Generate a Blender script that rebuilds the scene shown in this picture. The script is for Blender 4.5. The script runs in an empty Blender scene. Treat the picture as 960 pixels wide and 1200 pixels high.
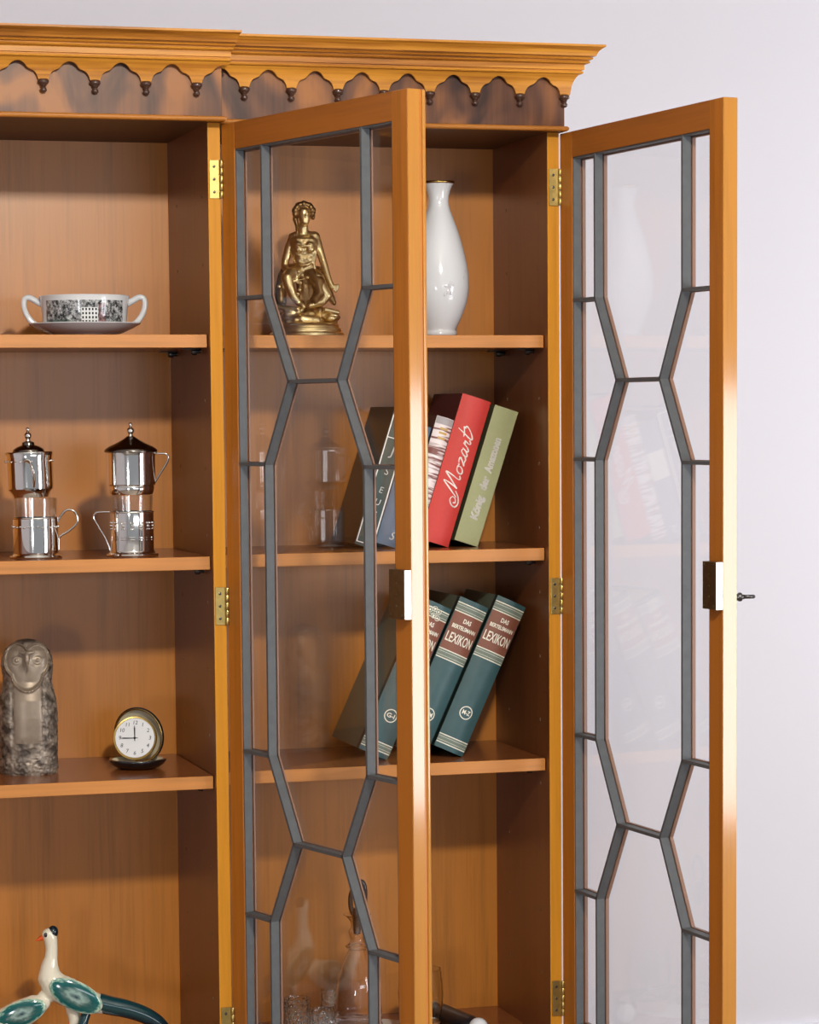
import bpy, bmesh, math, random
from mathutils import Vector, Matrix
PI = math.pi
R = math.radians
random.seed(7)
scene = bpy.context.scene
COL = scene.collection
FLOOR = 1.5                     # the working origin lies 1.5 m above the floor

# ------------------------------------------------------------------ colour and materials
def lin(r, g, b):
    f = lambda c: (c / 255) / 12.92 if c / 255 <= 0.04045 else ((c / 255 + 0.055) / 1.055) ** 2.4
    return (f(r), f(g), f(b), 1.0)

def new_mat(name):
    m = bpy.data.materials.new(name); m.use_nodes = True
    nt = m.node_tree; nt.nodes.clear()
    out = nt.nodes.new('ShaderNodeOutputMaterial')
    return m, nt, out

def N(nt, kind, **kw):
    n = nt.nodes.new(kind)
    for k, v in kw.items():
        if k.startswith('i_'):
            n.inputs[k[2:].replace('_', ' ')].default_value = v
        else:
            setattr(n, k, v)
    return n

def principled(nt, out, rough=0.5, metal=0.0, spec=0.5, coat=0.0, coat_rough=0.1):
    p = nt.nodes.new('ShaderNodeBsdfPrincipled')
    p.inputs['Roughness'].default_value = rough
    p.inputs['Metallic'].default_value = metal
    p.inputs['Specular IOR Level'].default_value = spec
    p.inputs['Coat Weight'].default_value = coat
    p.inputs['Coat Roughness'].default_value = coat_rough
    nt.links.new(p.outputs[0], out.inputs[0])
    return p

def plain(name, col, rough=0.5, metal=0.0, spec=0.5, coat=0.0, vary=0.0, vscale=40, bump=0.0):
    m, nt, out = new_mat(name)
    p = principled(nt, out, rough, metal, spec, coat)
    p.inputs['Base Color'].default_value = col
    if vary or bump:
        tc = N(nt, 'ShaderNodeTexCoord')
        no = N(nt, 'ShaderNodeTexNoise', i_Scale=vscale, i_Detail=4.0)
        nt.links.new(tc.outputs['Object'], no.inputs['Vector'])
        if vary:
            mx = N(nt, 'ShaderNodeMixRGB', blend_type='MIX')
            mx.inputs[1].default_value = tuple(c * (1 - vary) for c in col[:3]) + (1,)
            mx.inputs[2].default_value = tuple(min(1, c * (1 + vary)) for c in col[:3]) + (1,)
            nt.links.new(no.outputs['Fac'], mx.inputs[0]); nt.links.new(mx.outputs[0], p.inputs['Base Color'])
        if bump:
            b = N(nt, 'ShaderNodeBump', i_Strength=bump, i_Distance=0.002)
            nt.links.new(no.outputs['Fac'], b.inputs['Height']); nt.links.new(b.outputs[0], p.inputs['Normal'])
    return m

def wood(name, dark, mid, light, axis='Z', rough=0.4, spec=0.5, coat=0.0, scale=1.0, figure=0.0, coat_rough=.2):
    m, nt, out = new_mat(name)
    p = principled(nt, out, rough, 0, spec, coat, coat_rough)
    tc = N(nt, 'ShaderNodeTexCoord')
    mp = N(nt, 'ShaderNodeMapping')
    s = [34 * scale] * 3; s['XYZ'.index(axis)] = 1.6 * scale
    mp.inputs['Scale'].default_value = s
    nt.links.new(tc.outputs['Object'], mp.inputs['Vector'])
    n1 = N(nt, 'ShaderNodeTexNoise', i_Scale=1.0, i_Detail=5.0, i_Roughness=0.62, i_Distortion=0.35)
    nt.links.new(mp.outputs[0], n1.inputs['Vector'])
    mp2 = N(nt, 'ShaderNodeMapping')
    s2 = [260 * scale] * 3; s2['XYZ'.index(axis)] = 9 * scale
    mp2.inputs['Scale'].default_value = s2
    nt.links.new(tc.outputs['Object'], mp2.inputs['Vector'])
    n2 = N(nt, 'ShaderNodeTexNoise', i_Scale=1.0, i_Detail=3.0)
    nt.links.new(mp2.outputs[0], n2.inputs['Vector'])
    ad = N(nt, 'ShaderNodeMath', operation='MULTIPLY_ADD')
    ad.inputs[1].default_value = 0.46
    nt.links.new(n2.outputs['Fac'], ad.inputs[0]); nt.links.new(n1.outputs['Fac'], ad.inputs[2])
    src = ad.outputs[0]
    if figure:
        n3 = N(nt, 'ShaderNodeTexNoise', i_Scale=15.0, i_Detail=2.0, i_Distortion=1.2)
        mp3 = N(nt, 'ShaderNodeMapping'); mp3.inputs['Scale'].default_value = (1.0, 1.0, .55)
        nt.links.new(tc.outputs['Object'], mp3.inputs['Vector']); nt.links.new(mp3.outputs[0], n3.inputs['Vector'])
        mi = N(nt, 'ShaderNodeMix'); mi.inputs[0].default_value = figure
        nt.links.new(ad.outputs[0], mi.inputs[2]); nt.links.new(n3.outputs['Fac'], mi.inputs[3])
        src = mi.outputs[0]
    cr = N(nt, 'ShaderNodeValToRGB')
    e = cr.color_ramp.elements
    e[0].position = 0.46 if not figure else .36; e[0].color = dark
    e[1].position = 0.80 if not figure else .66; e[1].color = light
    k = cr.color_ramp.elements.new(0.63 if not figure else .5); k.color = mid
    nt.links.new(src, cr.inputs[0]); nt.links.new(cr.outputs[0], p.inputs['Base Color'])
    return m

def shades(c, a=.78, b=1.22):
    return tuple(x * a for x in c[:3]) + (1,), c, tuple(min(1, x * b) for x in c[:3]) + (1,)

def thin_glass(name, tint=(.97, .98, .98, 1), ior=1.5, edge=None, boost=1.0, rough=.0):
    # clear pane: straight transmission plus a Fresnel mirror on both surfaces
    m, nt, out = new_mat(name)
    geo = N(nt, 'ShaderNodeNewGeometry')
    mm = N(nt, 'ShaderNodeMapRange')
    mm.inputs['To Min'].default_value = ior; mm.inputs['To Max'].default_value = 1 / ior
    nt.links.new(geo.outputs['Backfacing'], mm.inputs['Value'])
    fr = N(nt, 'ShaderNodeFresnel'); nt.links.new(mm.outputs[0], fr.inputs['IOR'])
    tr = N(nt, 'ShaderNodeBsdfTransparent'); tr.inputs[0].default_value = tint
    gl = N(nt, 'ShaderNodeBsdfGlossy'); gl.inputs['Roughness'].default_value = rough
    gl.inputs['Color'].default_value = (1, 1, 1, 1)
    if edge:
        lw = N(nt, 'ShaderNodeLayerWeight'); lw.inputs[0].default_value = .35
        mx = N(nt, 'ShaderNodeMixRGB'); mx.inputs[1].default_value = tint; mx.inputs[2].default_value = edge
        nt.links.new(lw.outputs['Facing'], mx.inputs[0]); nt.links.new(mx.outputs[0], tr.inputs[0])
    mu = N(nt, 'ShaderNodeMath', operation='MULTIPLY', use_clamp=True); mu.inputs[1].default_value = boost
    nt.links.new(fr.outputs[0], mu.inputs[0])
    mix = N(nt, 'ShaderNodeMixShader')
    nt.links.new(mu.outputs[0], mix.inputs[0]); nt.links.new(tr.outputs[0], mix.inputs[1]); nt.links.new(gl.outputs[0], mix.inputs[2])
    nt.links.new(mix.outputs[0], out.inputs[0])
    return m

INT = lin(184, 116, 44)
M = {}
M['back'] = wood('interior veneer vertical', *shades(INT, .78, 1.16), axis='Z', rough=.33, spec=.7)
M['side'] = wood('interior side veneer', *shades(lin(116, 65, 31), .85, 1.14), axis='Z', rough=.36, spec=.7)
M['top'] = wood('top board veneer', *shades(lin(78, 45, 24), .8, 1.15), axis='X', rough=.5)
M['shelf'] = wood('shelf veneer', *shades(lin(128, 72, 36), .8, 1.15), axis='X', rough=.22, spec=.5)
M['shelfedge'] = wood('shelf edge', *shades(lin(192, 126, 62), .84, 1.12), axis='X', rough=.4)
M['edge'] = wood('golden edge', *shades(lin(206, 140, 40), .84, 1.12), axis='Z', rough=.45, spec=.2)
M['edgedoor'] = wood('golden door edge', *shades(lin(176, 116, 34), .86, 1.1), axis='Z', rough=.5, spec=.3, coat=1.0, coat_rough=.11)
M['door'] = wood('door veneer upright', *shades(lin(172, 102, 32), .76, 1.16), axis='Z', rough=.38, coat=.0)
M['doorx'] = wood('door veneer across', *shades(lin(158, 92, 34), .76, 1.16), axis='X', rough=.38)
M['cornice'] = wood('cornice wood', lin(110, 62, 18), lin(170, 106, 32), lin(204, 138, 46), axis='X', rough=.42, spec=.35)
M['lip'] = wood('lip moulding wood', *shades(lin(168, 106, 40), .7, 1.15), axis='X', rough=.42, spec=.35)
M['frieze'] = wood('figured frieze veneer', lin(56, 31, 23), lin(102, 63, 41), lin(156, 98, 48), axis='Z', rough=.4, spec=.35, figure=.8)
M['base'] = wood('base wood', *shades(lin(150, 95, 45), .78, 1.2), axis='Z', rough=.4)
M['pendant'] = plain('dark turned wood', lin(70, 44, 34), .3, coat=.5)
M['hole'] = plain('peg hole', lin(120, 96, 78), .6)
M['lead'] = plain('grey glazing putty', lin(84, 86, 89), .55, vary=.25, vscale=90)
M['bead'] = plain('light wood glazing bead', lin(150, 112, 92), .5)
M['glass'] = thin_glass('window glass', (.985, .988, .99, 1), boost=.62)
M['brass'] = plain('aged brass', lin(196, 170, 104), .34, metal=1.0, vary=.3, vscale=160)
M['darkbrass'] = plain('dark brass', lin(120, 104, 74), .4, metal=1.0, vary=.3, vscale=120)
M['plate'] = plain('bright lock plate', lin(232, 228, 220), .42, metal=1.0)
M['steel'] = plain('dark steel', lin(96, 94, 94), .35, metal=1.0)
M['peg'] = plain('dark shelf peg', lin(30, 24, 22), .35, spec=.6)
M['silver'] = plain('polished silver', lin(240, 237, 232), .07, metal=1.0)
M['silverdark'] = plain('tarnished silver', lin(120, 112, 104), .2, metal=1.0)
M['tumbler'] = thin_glass('tumbler glass', (.985, .985, .98, 1), edge=(.80, .81, .80, 1), boost=1.3)
M['cut'] = thin_glass('cut glass', (.975, .985, .98, 1), edge=(.74, .78, .77, 1), boost=2.2, rough=.03)
M['lilac'] = thin_glass('pale lilac glass', (.985, .975, .985, 1), edge=(.80, .76, .82, 1), boost=2.0, rough=.02)
def refracting(name, col, rough=0.0, cuts=0.0):
    m, nt, out = new_mat(name)
    g = N(nt, 'ShaderNodeBsdfGlass'); g.inputs['Color'].default_value = col; g.inputs['IOR'].default_value = 1.5; g.inputs['Roughness'].default_value = rough
    if cuts:                                                       # diamond cutting
        tc = N(nt, 'ShaderNodeTexCoord'); vo = N(nt, 'ShaderNodeTexVoronoi', i_Scale=170.0); nt.links.new(tc.outputs['Object'], vo.inputs['Vector'])
        b = N(nt, 'ShaderNodeBump', i_Strength=cuts, i_Distance=.003); nt.links.new(vo.outputs['Distance'], b.inputs['Height']); nt.links.new(b.outputs[0], g.inputs['Normal'])
    nt.links.new(g.outputs[0], out.inputs[0]); return m
M['clear'] = refracting('clear glass', (.98, .99, .985, 1))
M['cut'] = refracting('cut glass', (.98, .99, .985, 1), cuts=.55)
M['lilac'] = refracting('pale lilac glass', (.985, .975, .985, 1))
M['white'] = plain('white porcelain', lin(216, 217, 221), .14, coat=.5)
M['gold'] = plain('gold', lin(192, 160, 92), .25, metal=1.0)
M['bronze'] = plain('gilt bronze', lin(224, 200, 148), .31, metal=1.0, vary=.22, vscale=70)
M['bronzedark'] = plain('dark gilt bronze', lin(124, 98, 66), .38, metal=1.0, vary=.3, vscale=60)
M['black'] = plain('black enamel', lin(22, 22, 24), .25, coat=.5)
M['ivory'] = plain('ivory lining', lin(226, 214, 186), .45)
M['dial'] = plain('white dial', lin(236, 236, 240), .4)
M['ink'] = plain('dial ink', lin(40, 40, 48), .5)
M['teal'] = plain('teal glaze', lin(10, 92, 92), .14, coat=.6)
M['orange'] = plain('orange glaze', lin(222, 92, 34), .2, coat=.5)
M['darkglaze'] = plain('blue black glaze', lin(14, 34, 44), .12, coat=.6)
M['pages'] = plain('book pages', lin(214, 200, 170), .8)
M['red'] = plain('red cloth', lin(206, 58, 50), .55, vary=.06, vscale=200)
M['maroon'] = plain('maroon cloth', lin(88, 32, 36), .55)
M['green'] = plain('sage cloth', lin(164, 166, 122), .6, vary=.06, vscale=200)
M['lex'] = plain('blue green leatherette', lin(52, 84, 88), .42, vary=.2, vscale=60)
M['lexdark'] = plain('dark green joint', lin(20, 42, 40), .5)
M['lexcover'] = plain('grey green board', lin(96, 106, 92), .5, vary=.08, vscale=200)
M['label'] = plain('brown book label', lin(128, 76, 58), .5, vary=.25, vscale=60)
M['greyband'] = plain('grey band', lin(112, 124, 112), .5, vary=.15, vscale=150)
M['foil'] = plain('pale foil lettering', lin(236, 232, 216), .4)
M['ink white'] = plain('white lettering', lin(246, 242, 236), .5)
M['ndark'] = plain('black green board', lin(34, 38, 36), .5)
M['spinegreen'] = plain('bottle green spine', lin(38, 60, 54), .45, vary=.2, vscale=80)
M['blue'] = plain('slate blue jacket', lin(84, 104, 128), .4, vary=.3, vscale=40)
M['stopper'] = plain('dark wood stopper', lin(44, 26, 20), .3, coat=.4)
M['tube'] = plain('blue black tube', lin(20, 22, 30), .35, coat=.1)
M['lace'] = plain('white lace', lin(226, 220, 216), .8, bump=.4, vscale=500)
M['wall'] = plain('white wall paint', lin(235, 233, 240), .9, spec=.2, vary=.01, vscale=3)
M['ceil'] = plain('ceiling paint', lin(232, 230, 226), .9, spec=.2)
M['floor'] = wood('pale floor boards', *shades(lin(150, 134, 118), .86, 1.12), axis='Y', rough=.4)

def owl_material():
    m, nt, out = new_mat('pewter grey stone')
    p = principled(nt, out, .42, .35, .5)
    tc = N(nt, 'ShaderNodeTexCoord'); no = N(nt, 'ShaderNodeTexNoise', i_Scale=75.0, i_Detail=6.0)
    nt.links.new(tc.outputs['Object'], no.inputs['Vector'])
    cr = N(nt, 'ShaderNodeValToRGB'); e = cr.color_ramp.elements
    e[0].position = .38; e[0].color = lin(74, 64, 56); e[1].position = .64; e[1].color = lin(158, 144, 130)
    nt.links.new(no.outputs['Fac'], cr.inputs[0]); nt.links.new(cr.outputs[0], p.inputs['Base Color'])
    return m
M['owl'] = owl_material()
M['owlsmooth'] = plain('worn smooth stone', lin(142, 126, 110), .38, metal=.35, vary=.3, vscale=60)

def cup_material():
    # black transfer print of a townscape in a band round the bowl
    m, nt, out = new_mat('transfer printed porcelain')
    p = principled(nt, out, .14, 0, .5, .5)
    tc = N(nt, 'ShaderNodeTexCoord'); sep = N(nt, 'ShaderNodeSeparateXYZ'); nt.links.new(tc.outputs['Object'], sep.inputs[0])
    no = N(nt, 'ShaderNodeTexNoise', i_Scale=150.0, i_Detail=6.0, i_Roughness=.8); nt.links.new(tc.outputs['Object'], no.inputs['Vector'])
    cr = N(nt, 'ShaderNodeValToRGB'); e = cr.color_ramp.elements
    e[0].position = .44; e[0].color = lin(44, 48, 48); e[1].position = .64; e[1].color = lin(226, 226, 228)
    nt.links.new(no.outputs['Fac'], cr.inputs[0])
    def band(sock, lo, hi):
        a = N(nt, 'ShaderNodeMath', operation='GREATER_THAN'); a.inputs[1].default_value = lo
        b = N(nt, 'ShaderNodeMath', operation='LESS_THAN'); b.inputs[1].default_value = hi
        c = N(nt, 'ShaderNodeMath', operation='MULTIPLY')
        nt.links.new(sock, a.inputs[0]); nt.links.new(sock, b.inputs[0])
        nt.links.new(a.outputs[0], c.inputs[0]); nt.links.new(b.outputs[0], c.inputs[1]); return c.outputs[0]
    def mul(a, b):
        c = N(nt, 'ShaderNodeMath', operation='MULTIPLY'); nt.links.new(a, c.inputs[0]); nt.links.new(b, c.inputs[1]); return c.outputs[0]
    def mix(f, a, b):
        x = N(nt, 'ShaderNodeMixRGB'); nt.links.new(f, x.inputs[0])
        for s, v in ((1, a), (2, b)):
            if isinstance(v, tuple): x.inputs[s].default_value = v
            else: nt.links.new(v, x.inputs[s])
        return x.outputs[0]
    br = N(nt, 'ShaderNodeTexBrick', offset=0.0)
    br.inputs['Color1'].default_value = br.inputs['Color2'].default_value = lin(40, 40, 44)
    br.inputs['Mortar'].default_value = lin(232, 232, 232)
    br.inputs['Scale'].default_value = 1.0; br.inputs['Mortar Size'].default_value = .0011
    br.inputs['Brick Width'].default_value = .0042; br.inputs['Row Height'].default_value = .0052
    cb = N(nt, 'ShaderNodeCombineXYZ'); nt.links.new(sep.outputs[0], cb.inputs[0]); nt.links.new(sep.outputs[2], cb.inputs[1])
    nt.links.new(cb.outputs[0], br.inputs['Vector'])
    c = cr.outputs[0]
    c = mix(mul(band(sep.outputs[0], -.004, .017), band(sep.outputs[2], .006, .031)), c, br.outputs[0])
    red = mul(band(sep.outputs[0], .018, .027), band(sep.outputs[2], .012, .037))
    rd = N(nt, 'ShaderNodeMixRGB', blend_type='MULTIPLY'); rd.inputs[0].default_value = .8
    nt.links.new(c, rd.inputs[1]); rd.inputs[2].default_value = lin(190, 120, 118)
    c = mix(red, c, rd.outputs[0])
    gr = mul(band(sep.outputs[0], -.046, -.020), band(sep.outputs[2], .0, .016))
    gd = N(nt, 'ShaderNodeMixRGB', blend_type='MULTIPLY'); gd.inputs[0].default_value = .8
    nt.links.new(c, gd.inputs[1]); gd.inputs[2].default_value = lin(150, 180, 160)
    c = mix(gr, c, gd.outputs[0])
    mask = mul(mul(band(sep.outputs[0], -.0490, .0490), band(sep.outputs[2], .002, .0405)), band(sep.outputs[1], -1, -.01))
    c = mix(mask, lin(222, 223, 226), c)
    nt.links.new(c, p.inputs['Base Color'])
    return m
M['cup'] = cup_material()

def stripes_material():
    m, nt, out = new_mat('striped paper jacket')
    p = principled(nt, out, .4, 0, .5)
    tc = N(nt, 'ShaderNodeTexCoord')
    mp = N(nt, 'ShaderNodeMapping'); mp.inputs['Scale'].default_value = (26, 1, 250)
    nt.links.new(tc.outputs['Object'], mp.inputs['Vector'])
    no = N(nt, 'ShaderNodeTexNoise', i_Scale=1.0, i_Detail=2.0); nt.links.new(mp.outputs[0], no.inputs['Vector'])
    cr = N(nt, 'ShaderNodeValToRGB'); e = cr.color_ramp.elements
    e[0].position = .44; e[0].color = lin(128, 74, 66); e[1].position = .54; e[1].color = lin(238, 226, 226)
    nt.links.new(no.outputs['Fac'], cr.inputs[0]); nt.links.new(cr.outputs[0], p.inputs['Base Color'])
    return m
M['stripes'] = stripes_material()

def wing_material():
    m, nt, out = new_mat('painted wing glaze')
    p = principled(nt, out, .14, 0, .5, .6)
    tc = N(nt, 'ShaderNodeTexCoord')
    ln = N(nt, 'ShaderNodeVectorMath', operation='LENGTH')
    mp = N(nt, 'ShaderNodeMapping'); mp.inputs['Scale'].default_value = (1, .0, 1)
    nt.links.new(tc.outputs['Generated'], mp.inputs['Vector']); mp.inputs['Location'].default_value = (-.5, 0, -.5)
    nt.links.new(mp.outputs[0], ln.inputs[0])
    no = N(nt, 'ShaderNodeTexNoise', i_Scale=9.0, i_Detail=3.0); nt.links.new(tc.outputs['Generated'], no.inputs['Vector'])
    ad = N(nt, 'ShaderNodeMath', operation='MULTIPLY_ADD'); ad.inputs[1].default_value = .22
    sb = N(nt, 'ShaderNodeMath', operation='SUBTRACT'); sb.inputs[1].default_value = .5
    nt.links.new(no.outputs['Fac'], sb.inputs[0]); nt.links.new(sb.outputs[0], ad.inputs[0]); nt.links.new(ln.outputs['Value'], ad.inputs[2])
    cr = N(nt, 'ShaderNodeValToRGB'); cr.color_ramp.elements[0].position = 0; cr.color_ramp.elements[0].color = lin(40, 70, 80)
    for pos, c in ((.14, lin(150, 176, 168)), (.24, lin(70, 104, 100)), (.31, lin(8, 84, 84)), (.42, lin(10, 96, 94)), (.47, lin(150, 190, 170)), (.52, lin(236, 228, 206))):
        k = cr.color_ramp.elements.new(pos); k.color = c
    cr.color_ramp.elements[-1].color = lin(236, 228, 206)
    nt.links.new(ad.outputs[0], cr.inputs[0]); nt.links.new(cr.outputs[0], p.inputs['Base Color'])
    return m
M['wing'] = wing_material()

def ramp_material(name, axis, stops, rough=.14, metal=0, noise=.15, coat=.6):
    m, nt, out = new_mat(name)
    p = principled(nt, out, rough, metal, .5, coat)
    tc = N(nt, 'ShaderNodeTexCoord'); sep = N(nt, 'ShaderNodeSeparateXYZ'); nt.links.new(tc.outputs['Generated'], sep.inputs[0])
    no = N(nt, 'ShaderNodeTexNoise', i_Scale=6.0, i_Detail=4.0); nt.links.new(tc.outputs['Generated'], no.inputs['Vector'])
    ad = N(nt, 'ShaderNodeMath', operation='MULTIPLY_ADD'); ad.inputs[1].default_value = noise
    nt.links.new(no.outputs['Fac'], ad.inputs[0]); nt.links.new(sep.outputs['XYZ'.index(axis)], ad.inputs[2])
    cr = N(nt, 'ShaderNodeValToRGB'); e = cr.color_ramp.elements
    e[0].position, e[0].color = stops[0]; e[1].position, e[1].color = stops[-1]
    for pos, c in stops[1:-1]:
        k = e.new(pos); k.color = c
    nt.links.new(ad.outputs[0], cr.inputs[0]); nt.links.new(cr.outputs[0], p.inputs['Base Color'])
    return m
M['tail'] = ramp_material('painted tail glaze', 'Z', ((.35, lin(120, 160, 150)), (.55, lin(30, 80, 84)), (.72, lin(14, 38, 52)), (.95, lin(20, 60, 66))), noise=.5)

# ------------------------------------------------------------------ mesh helpers
def link_mesh(name, bm, mats, parent=None, shift=None, smooth=None, loc=None):
    if shift is not None: bmesh.ops.translate(bm, verts=bm.verts, vec=shift)
    bmesh.ops.recalc_face_normals(bm, faces=bm.faces)
    me = bpy.data.meshes.new(name); bm.to_mesh(me); bm.free()
    if not isinstance(mats, (list, tuple)): mats = [mats]
    for m in mats: me.materials.append(m)
    if smooth is not None:
        me.polygons.foreach_set('use_smooth', [True] * len(me.polygons))
        if smooth < 180: me.set_sharp_from_angle(angle=R(smooth))
    o = bpy.data.objects.new(name, me); COL.objects.link(o)
    if parent: o.parent = parent
    if loc: o.location = loc
    return o

def thing(name, label, cat, loc, rot=(0, 0, 0), group=None):
    o = bpy.data.objects.new(name, None); COL.objects.link(o)
    o.empty_display_size = .02
    o.location = (loc[0], loc[1], loc[2] + FLOOR); o.rotation_euler = rot
    o['label'] = label; o['category'] = cat
    if group: o['group'] = group
    return o

def box(bm, x0, x1, y0, y1, z0, z1, bev=0.0, mi=0, seg=2):
    vs = [bm.verts.new((x, y, z)) for x in (x0, x1) for y in (y0, y1) for z in (z0, z1)]
    q = [(0, 1, 3, 2), (4, 6, 7, 5), (0, 4, 5, 1), (2, 3, 7, 6), (0, 2, 6, 4), (1, 5, 7, 3)]
    fs = [bm.faces.new([vs[i] for i in f]) for f in q]
    for f in fs: f.material_index = mi
    if bev:
        es = list({e for f in fs for e in f.edges})
        r = bmesh.ops.bevel(bm, geom=es, offset=bev, segments=seg, affect='EDGES', profile=.5)
        for f in r['faces']: f.material_index = mi
    return fs

def lathe(bm, prof, n=48, c=(0, 0, 0), mi=0, squash=1.0, mis=None, z_axis=None):
    """prof: list of (radius, z); radius 0 closes to a point."""
    rings = []
    for r, z in prof:
        if r <= 1e-6: rings.append([bm.verts.new((c[0], c[1], c[2] + z))])
        else: rings.append([bm.verts.new((c[0] + r * math.cos(2 * PI * i / n), c[1] + squash * r * math.sin(2 * PI * i / n), c[2] + z)) for i in range(n)])
    for k in range(len(rings) - 1):
        a, b = rings[k], rings[k + 1]; m = mis[k] if mis else mi
        for i in range(n):
            j = (i + 1) % n
            if len(a) == 1 and len(b) == 1: break
            if len(a) == 1: f = bm.faces.new((a[0], b[i], b[j]))
            elif len(b) == 1: f = bm.faces.new((a[i], b[0], a[j]))
            else: f = bm.faces.new((a[i], b[i], b[j], a[j]))
            f.material_index = m
    return rings

def crom(pts, n=8):
    """Catmull-Rom through points (tuples of any length)."""
    P = [pts[0]] + list(pts) + [pts[-1]]; out = []
    for i in range(1, len(P) - 2):
        for k in range(n):
            t = k / n; a, b, c, d = P[i - 1], P[i], P[i + 1], P[i + 2]
            out.append(tuple(.5 * ((2 * b[j]) + (-a[j] + c[j]) * t + (2 * a[j] - 5 * b[j] + 4 * c[j] - d[j]) * t * t + (-a[j] + 3 * b[j] - 3 * c[j] + d[j]) * t ** 3) for j in range(len(b))))
    out.append(tuple(pts[-1])); return out

def tube(bm, pts, rad, n=10, mi=0, flat=None, cap=True):
    """round tube along 3-D points; rad number or list; flat=(vector, factor) squashes it along a direction"""
    pts = [Vector(p[:3]) for p in pts]; m = len(pts)
    rads = rad if isinstance(rad, (list, tuple)) else [rad] * m
    T = [((pts[min(i + 1, m - 1)] - pts[max(i - 1, 0)]).normalized()) for i in range(m)]
    up = Vector((0, 1, 0)) if abs(T[0].y) < .9 else Vector((1, 0, 0))
    nrm = (up - T[0] * up.dot(T[0])).normalized(); rings = []
    for i in range(m):
        nrm = (nrm - T[i] * nrm.dot(T[i])).normalized(); bi = T[i].cross(nrm)
        ring = []
        for k in range(n):
            a = 2 * PI * k / n
            off = (nrm * math.cos(a) + bi * math.sin(a)) * rads[i]
            if flat: off -= flat[0] * off.dot(flat[0]) * (1 - flat[1])
            ring.append(bm.verts.new(pts[i] + off))
        rings.append(ring)
    for i in range(m - 1):
        for k in range(n):
            f = bm.faces.new((rings[i][k], rings[i + 1][k], rings[i + 1][(k + 1) % n], rings[i][(k + 1) % n])); f.material_index = mi
    if cap:
        bm.faces.new(rings[0]).material_index = mi; bm.faces.new(list(reversed(rings[-1]))).material_index = mi

def ball(bm, c, r, sc=(1, 1, 1), sub=2, rot=None, mi=0):
    mt = Matrix.Translation(c) @ (rot.to_4x4() if rot else Matrix.Identity(4)) @ Matrix.Diagonal((r * sc[0], r * sc[1], r * sc[2], 1))
    v = bmesh.ops.create_icosphere(bm, subdivisions=sub, radius=1, matrix=mt)
    for x in v['verts']:
        for f in x.link_faces: f.material_index = mi

def limb(bm, pts, n=5, sub=2, sc=(1, 1, 1)):
    """pts: (x,y,z,r) joined into a chain of overlapping balls, tapering between them"""
    for a, b in zip(pts[:-1], pts[1:]):
        L = (Vector(b[:3]) - Vector(a[:3])).length
        k = max(2, int(L / max(.0008, .35 * min(a[3], b[3]))))
        for i in range(k + 1):
            t = i / k
            ball(bm, tuple(a[j] + (b[j] - a[j]) * t for j in range(3)), a[3] + (b[3] - a[3]) * t, sc, sub)

def fuse(bm, voxel=.0016, smooth=4, factor=.5):
    """one continuous skin over everything in bm; returns a new bmesh"""
    me = bpy.data.meshes.new('tmp'); bm.to_mesh(me); bm.free()
    o = bpy.data.objects.new('tmp', me); COL.objects.link(o)
    r = o.modifiers.new('r', 'REMESH'); r.mode = 'VOXEL'; r.voxel_size = voxel
    s = o.modifiers.new('s', 'SMOOTH'); s.iterations = smooth; s.factor = factor
    dg = bpy.context.evaluated_depsgraph_get(); dg.update()
    ev = o.evaluated_get(dg); m2 = bpy.data.meshes.new_from_object(ev)
    out = bmesh.new(); out.from_mesh(m2)
    bpy.data.objects.remove(o); bpy.data.meshes.remove(me); bpy.data.meshes.remove(m2)
    return out

def text_bm(body, size, ext=.0002, shear=0.0, width=None, bold=0.0):
    cu = bpy.data.curves.new('tmp', 'FONT'); cu.body = body; cu.size = size; cu.extrude = ext; cu.shear = shear
    cu.align_x = 'CENTER'; cu.align_y = 'CENTER'; cu.offset = bold; cu.resolution_u = 3
    o = bpy.data.objects.new('tmp', cu); COL.objects.link(o)
    dg = bpy.context.evaluated_depsgraph_get(); dg.update()
    me = bpy.data.meshes.new_from_object(o.evaluated_get(dg)); bm = bmesh.new(); bm.from_mesh(me)
    bpy.data.objects.remove(o); bpy.data.curves.remove(cu); bpy.data.meshes.remove(me)
    if width:
        xs = [v.co.x for v in bm.verts]; k = width / (max(xs) - min(xs))
        for v in bm.verts: v.co.x *= k
    return bm

def join(dst, src, mat=None, mi=None):
    if mat: bmesh.ops.transform(src, matrix=mat, verts=src.verts)
    if mi is not None:
        for f in src.faces: f.material_index = mi
    me = bpy.data.meshes.new('tmp'); src.to_mesh(me); src.free(); dst.from_mesh(me); bpy.data.meshes.remove(me)

# ------------------------------------------------------------------ the bookcase
WP, WL, B, D, SB = .01624, .46444, .0293, .2377, .0149       # panel, right bay pitch, breakfront, depth, shelf set-back
ZS = (.1220, -.1627, -.4474); TS = .0167; DECK = -.833; TOP = .3885
XL = -1.385                                                  # far end of the middle section
C0 = Vector((-.62, .11, -FLOOR))
case = thing('bookcase', 'tall honey brown breakfront bookcase with leaded glass doors standing open', 'bookcase', tuple(C0))
SH = -C0
def cpart(name, bm, mats, smooth=None, parent=case): return link_mesh(name, bm, mats, parent, SH, smooth)

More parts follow.
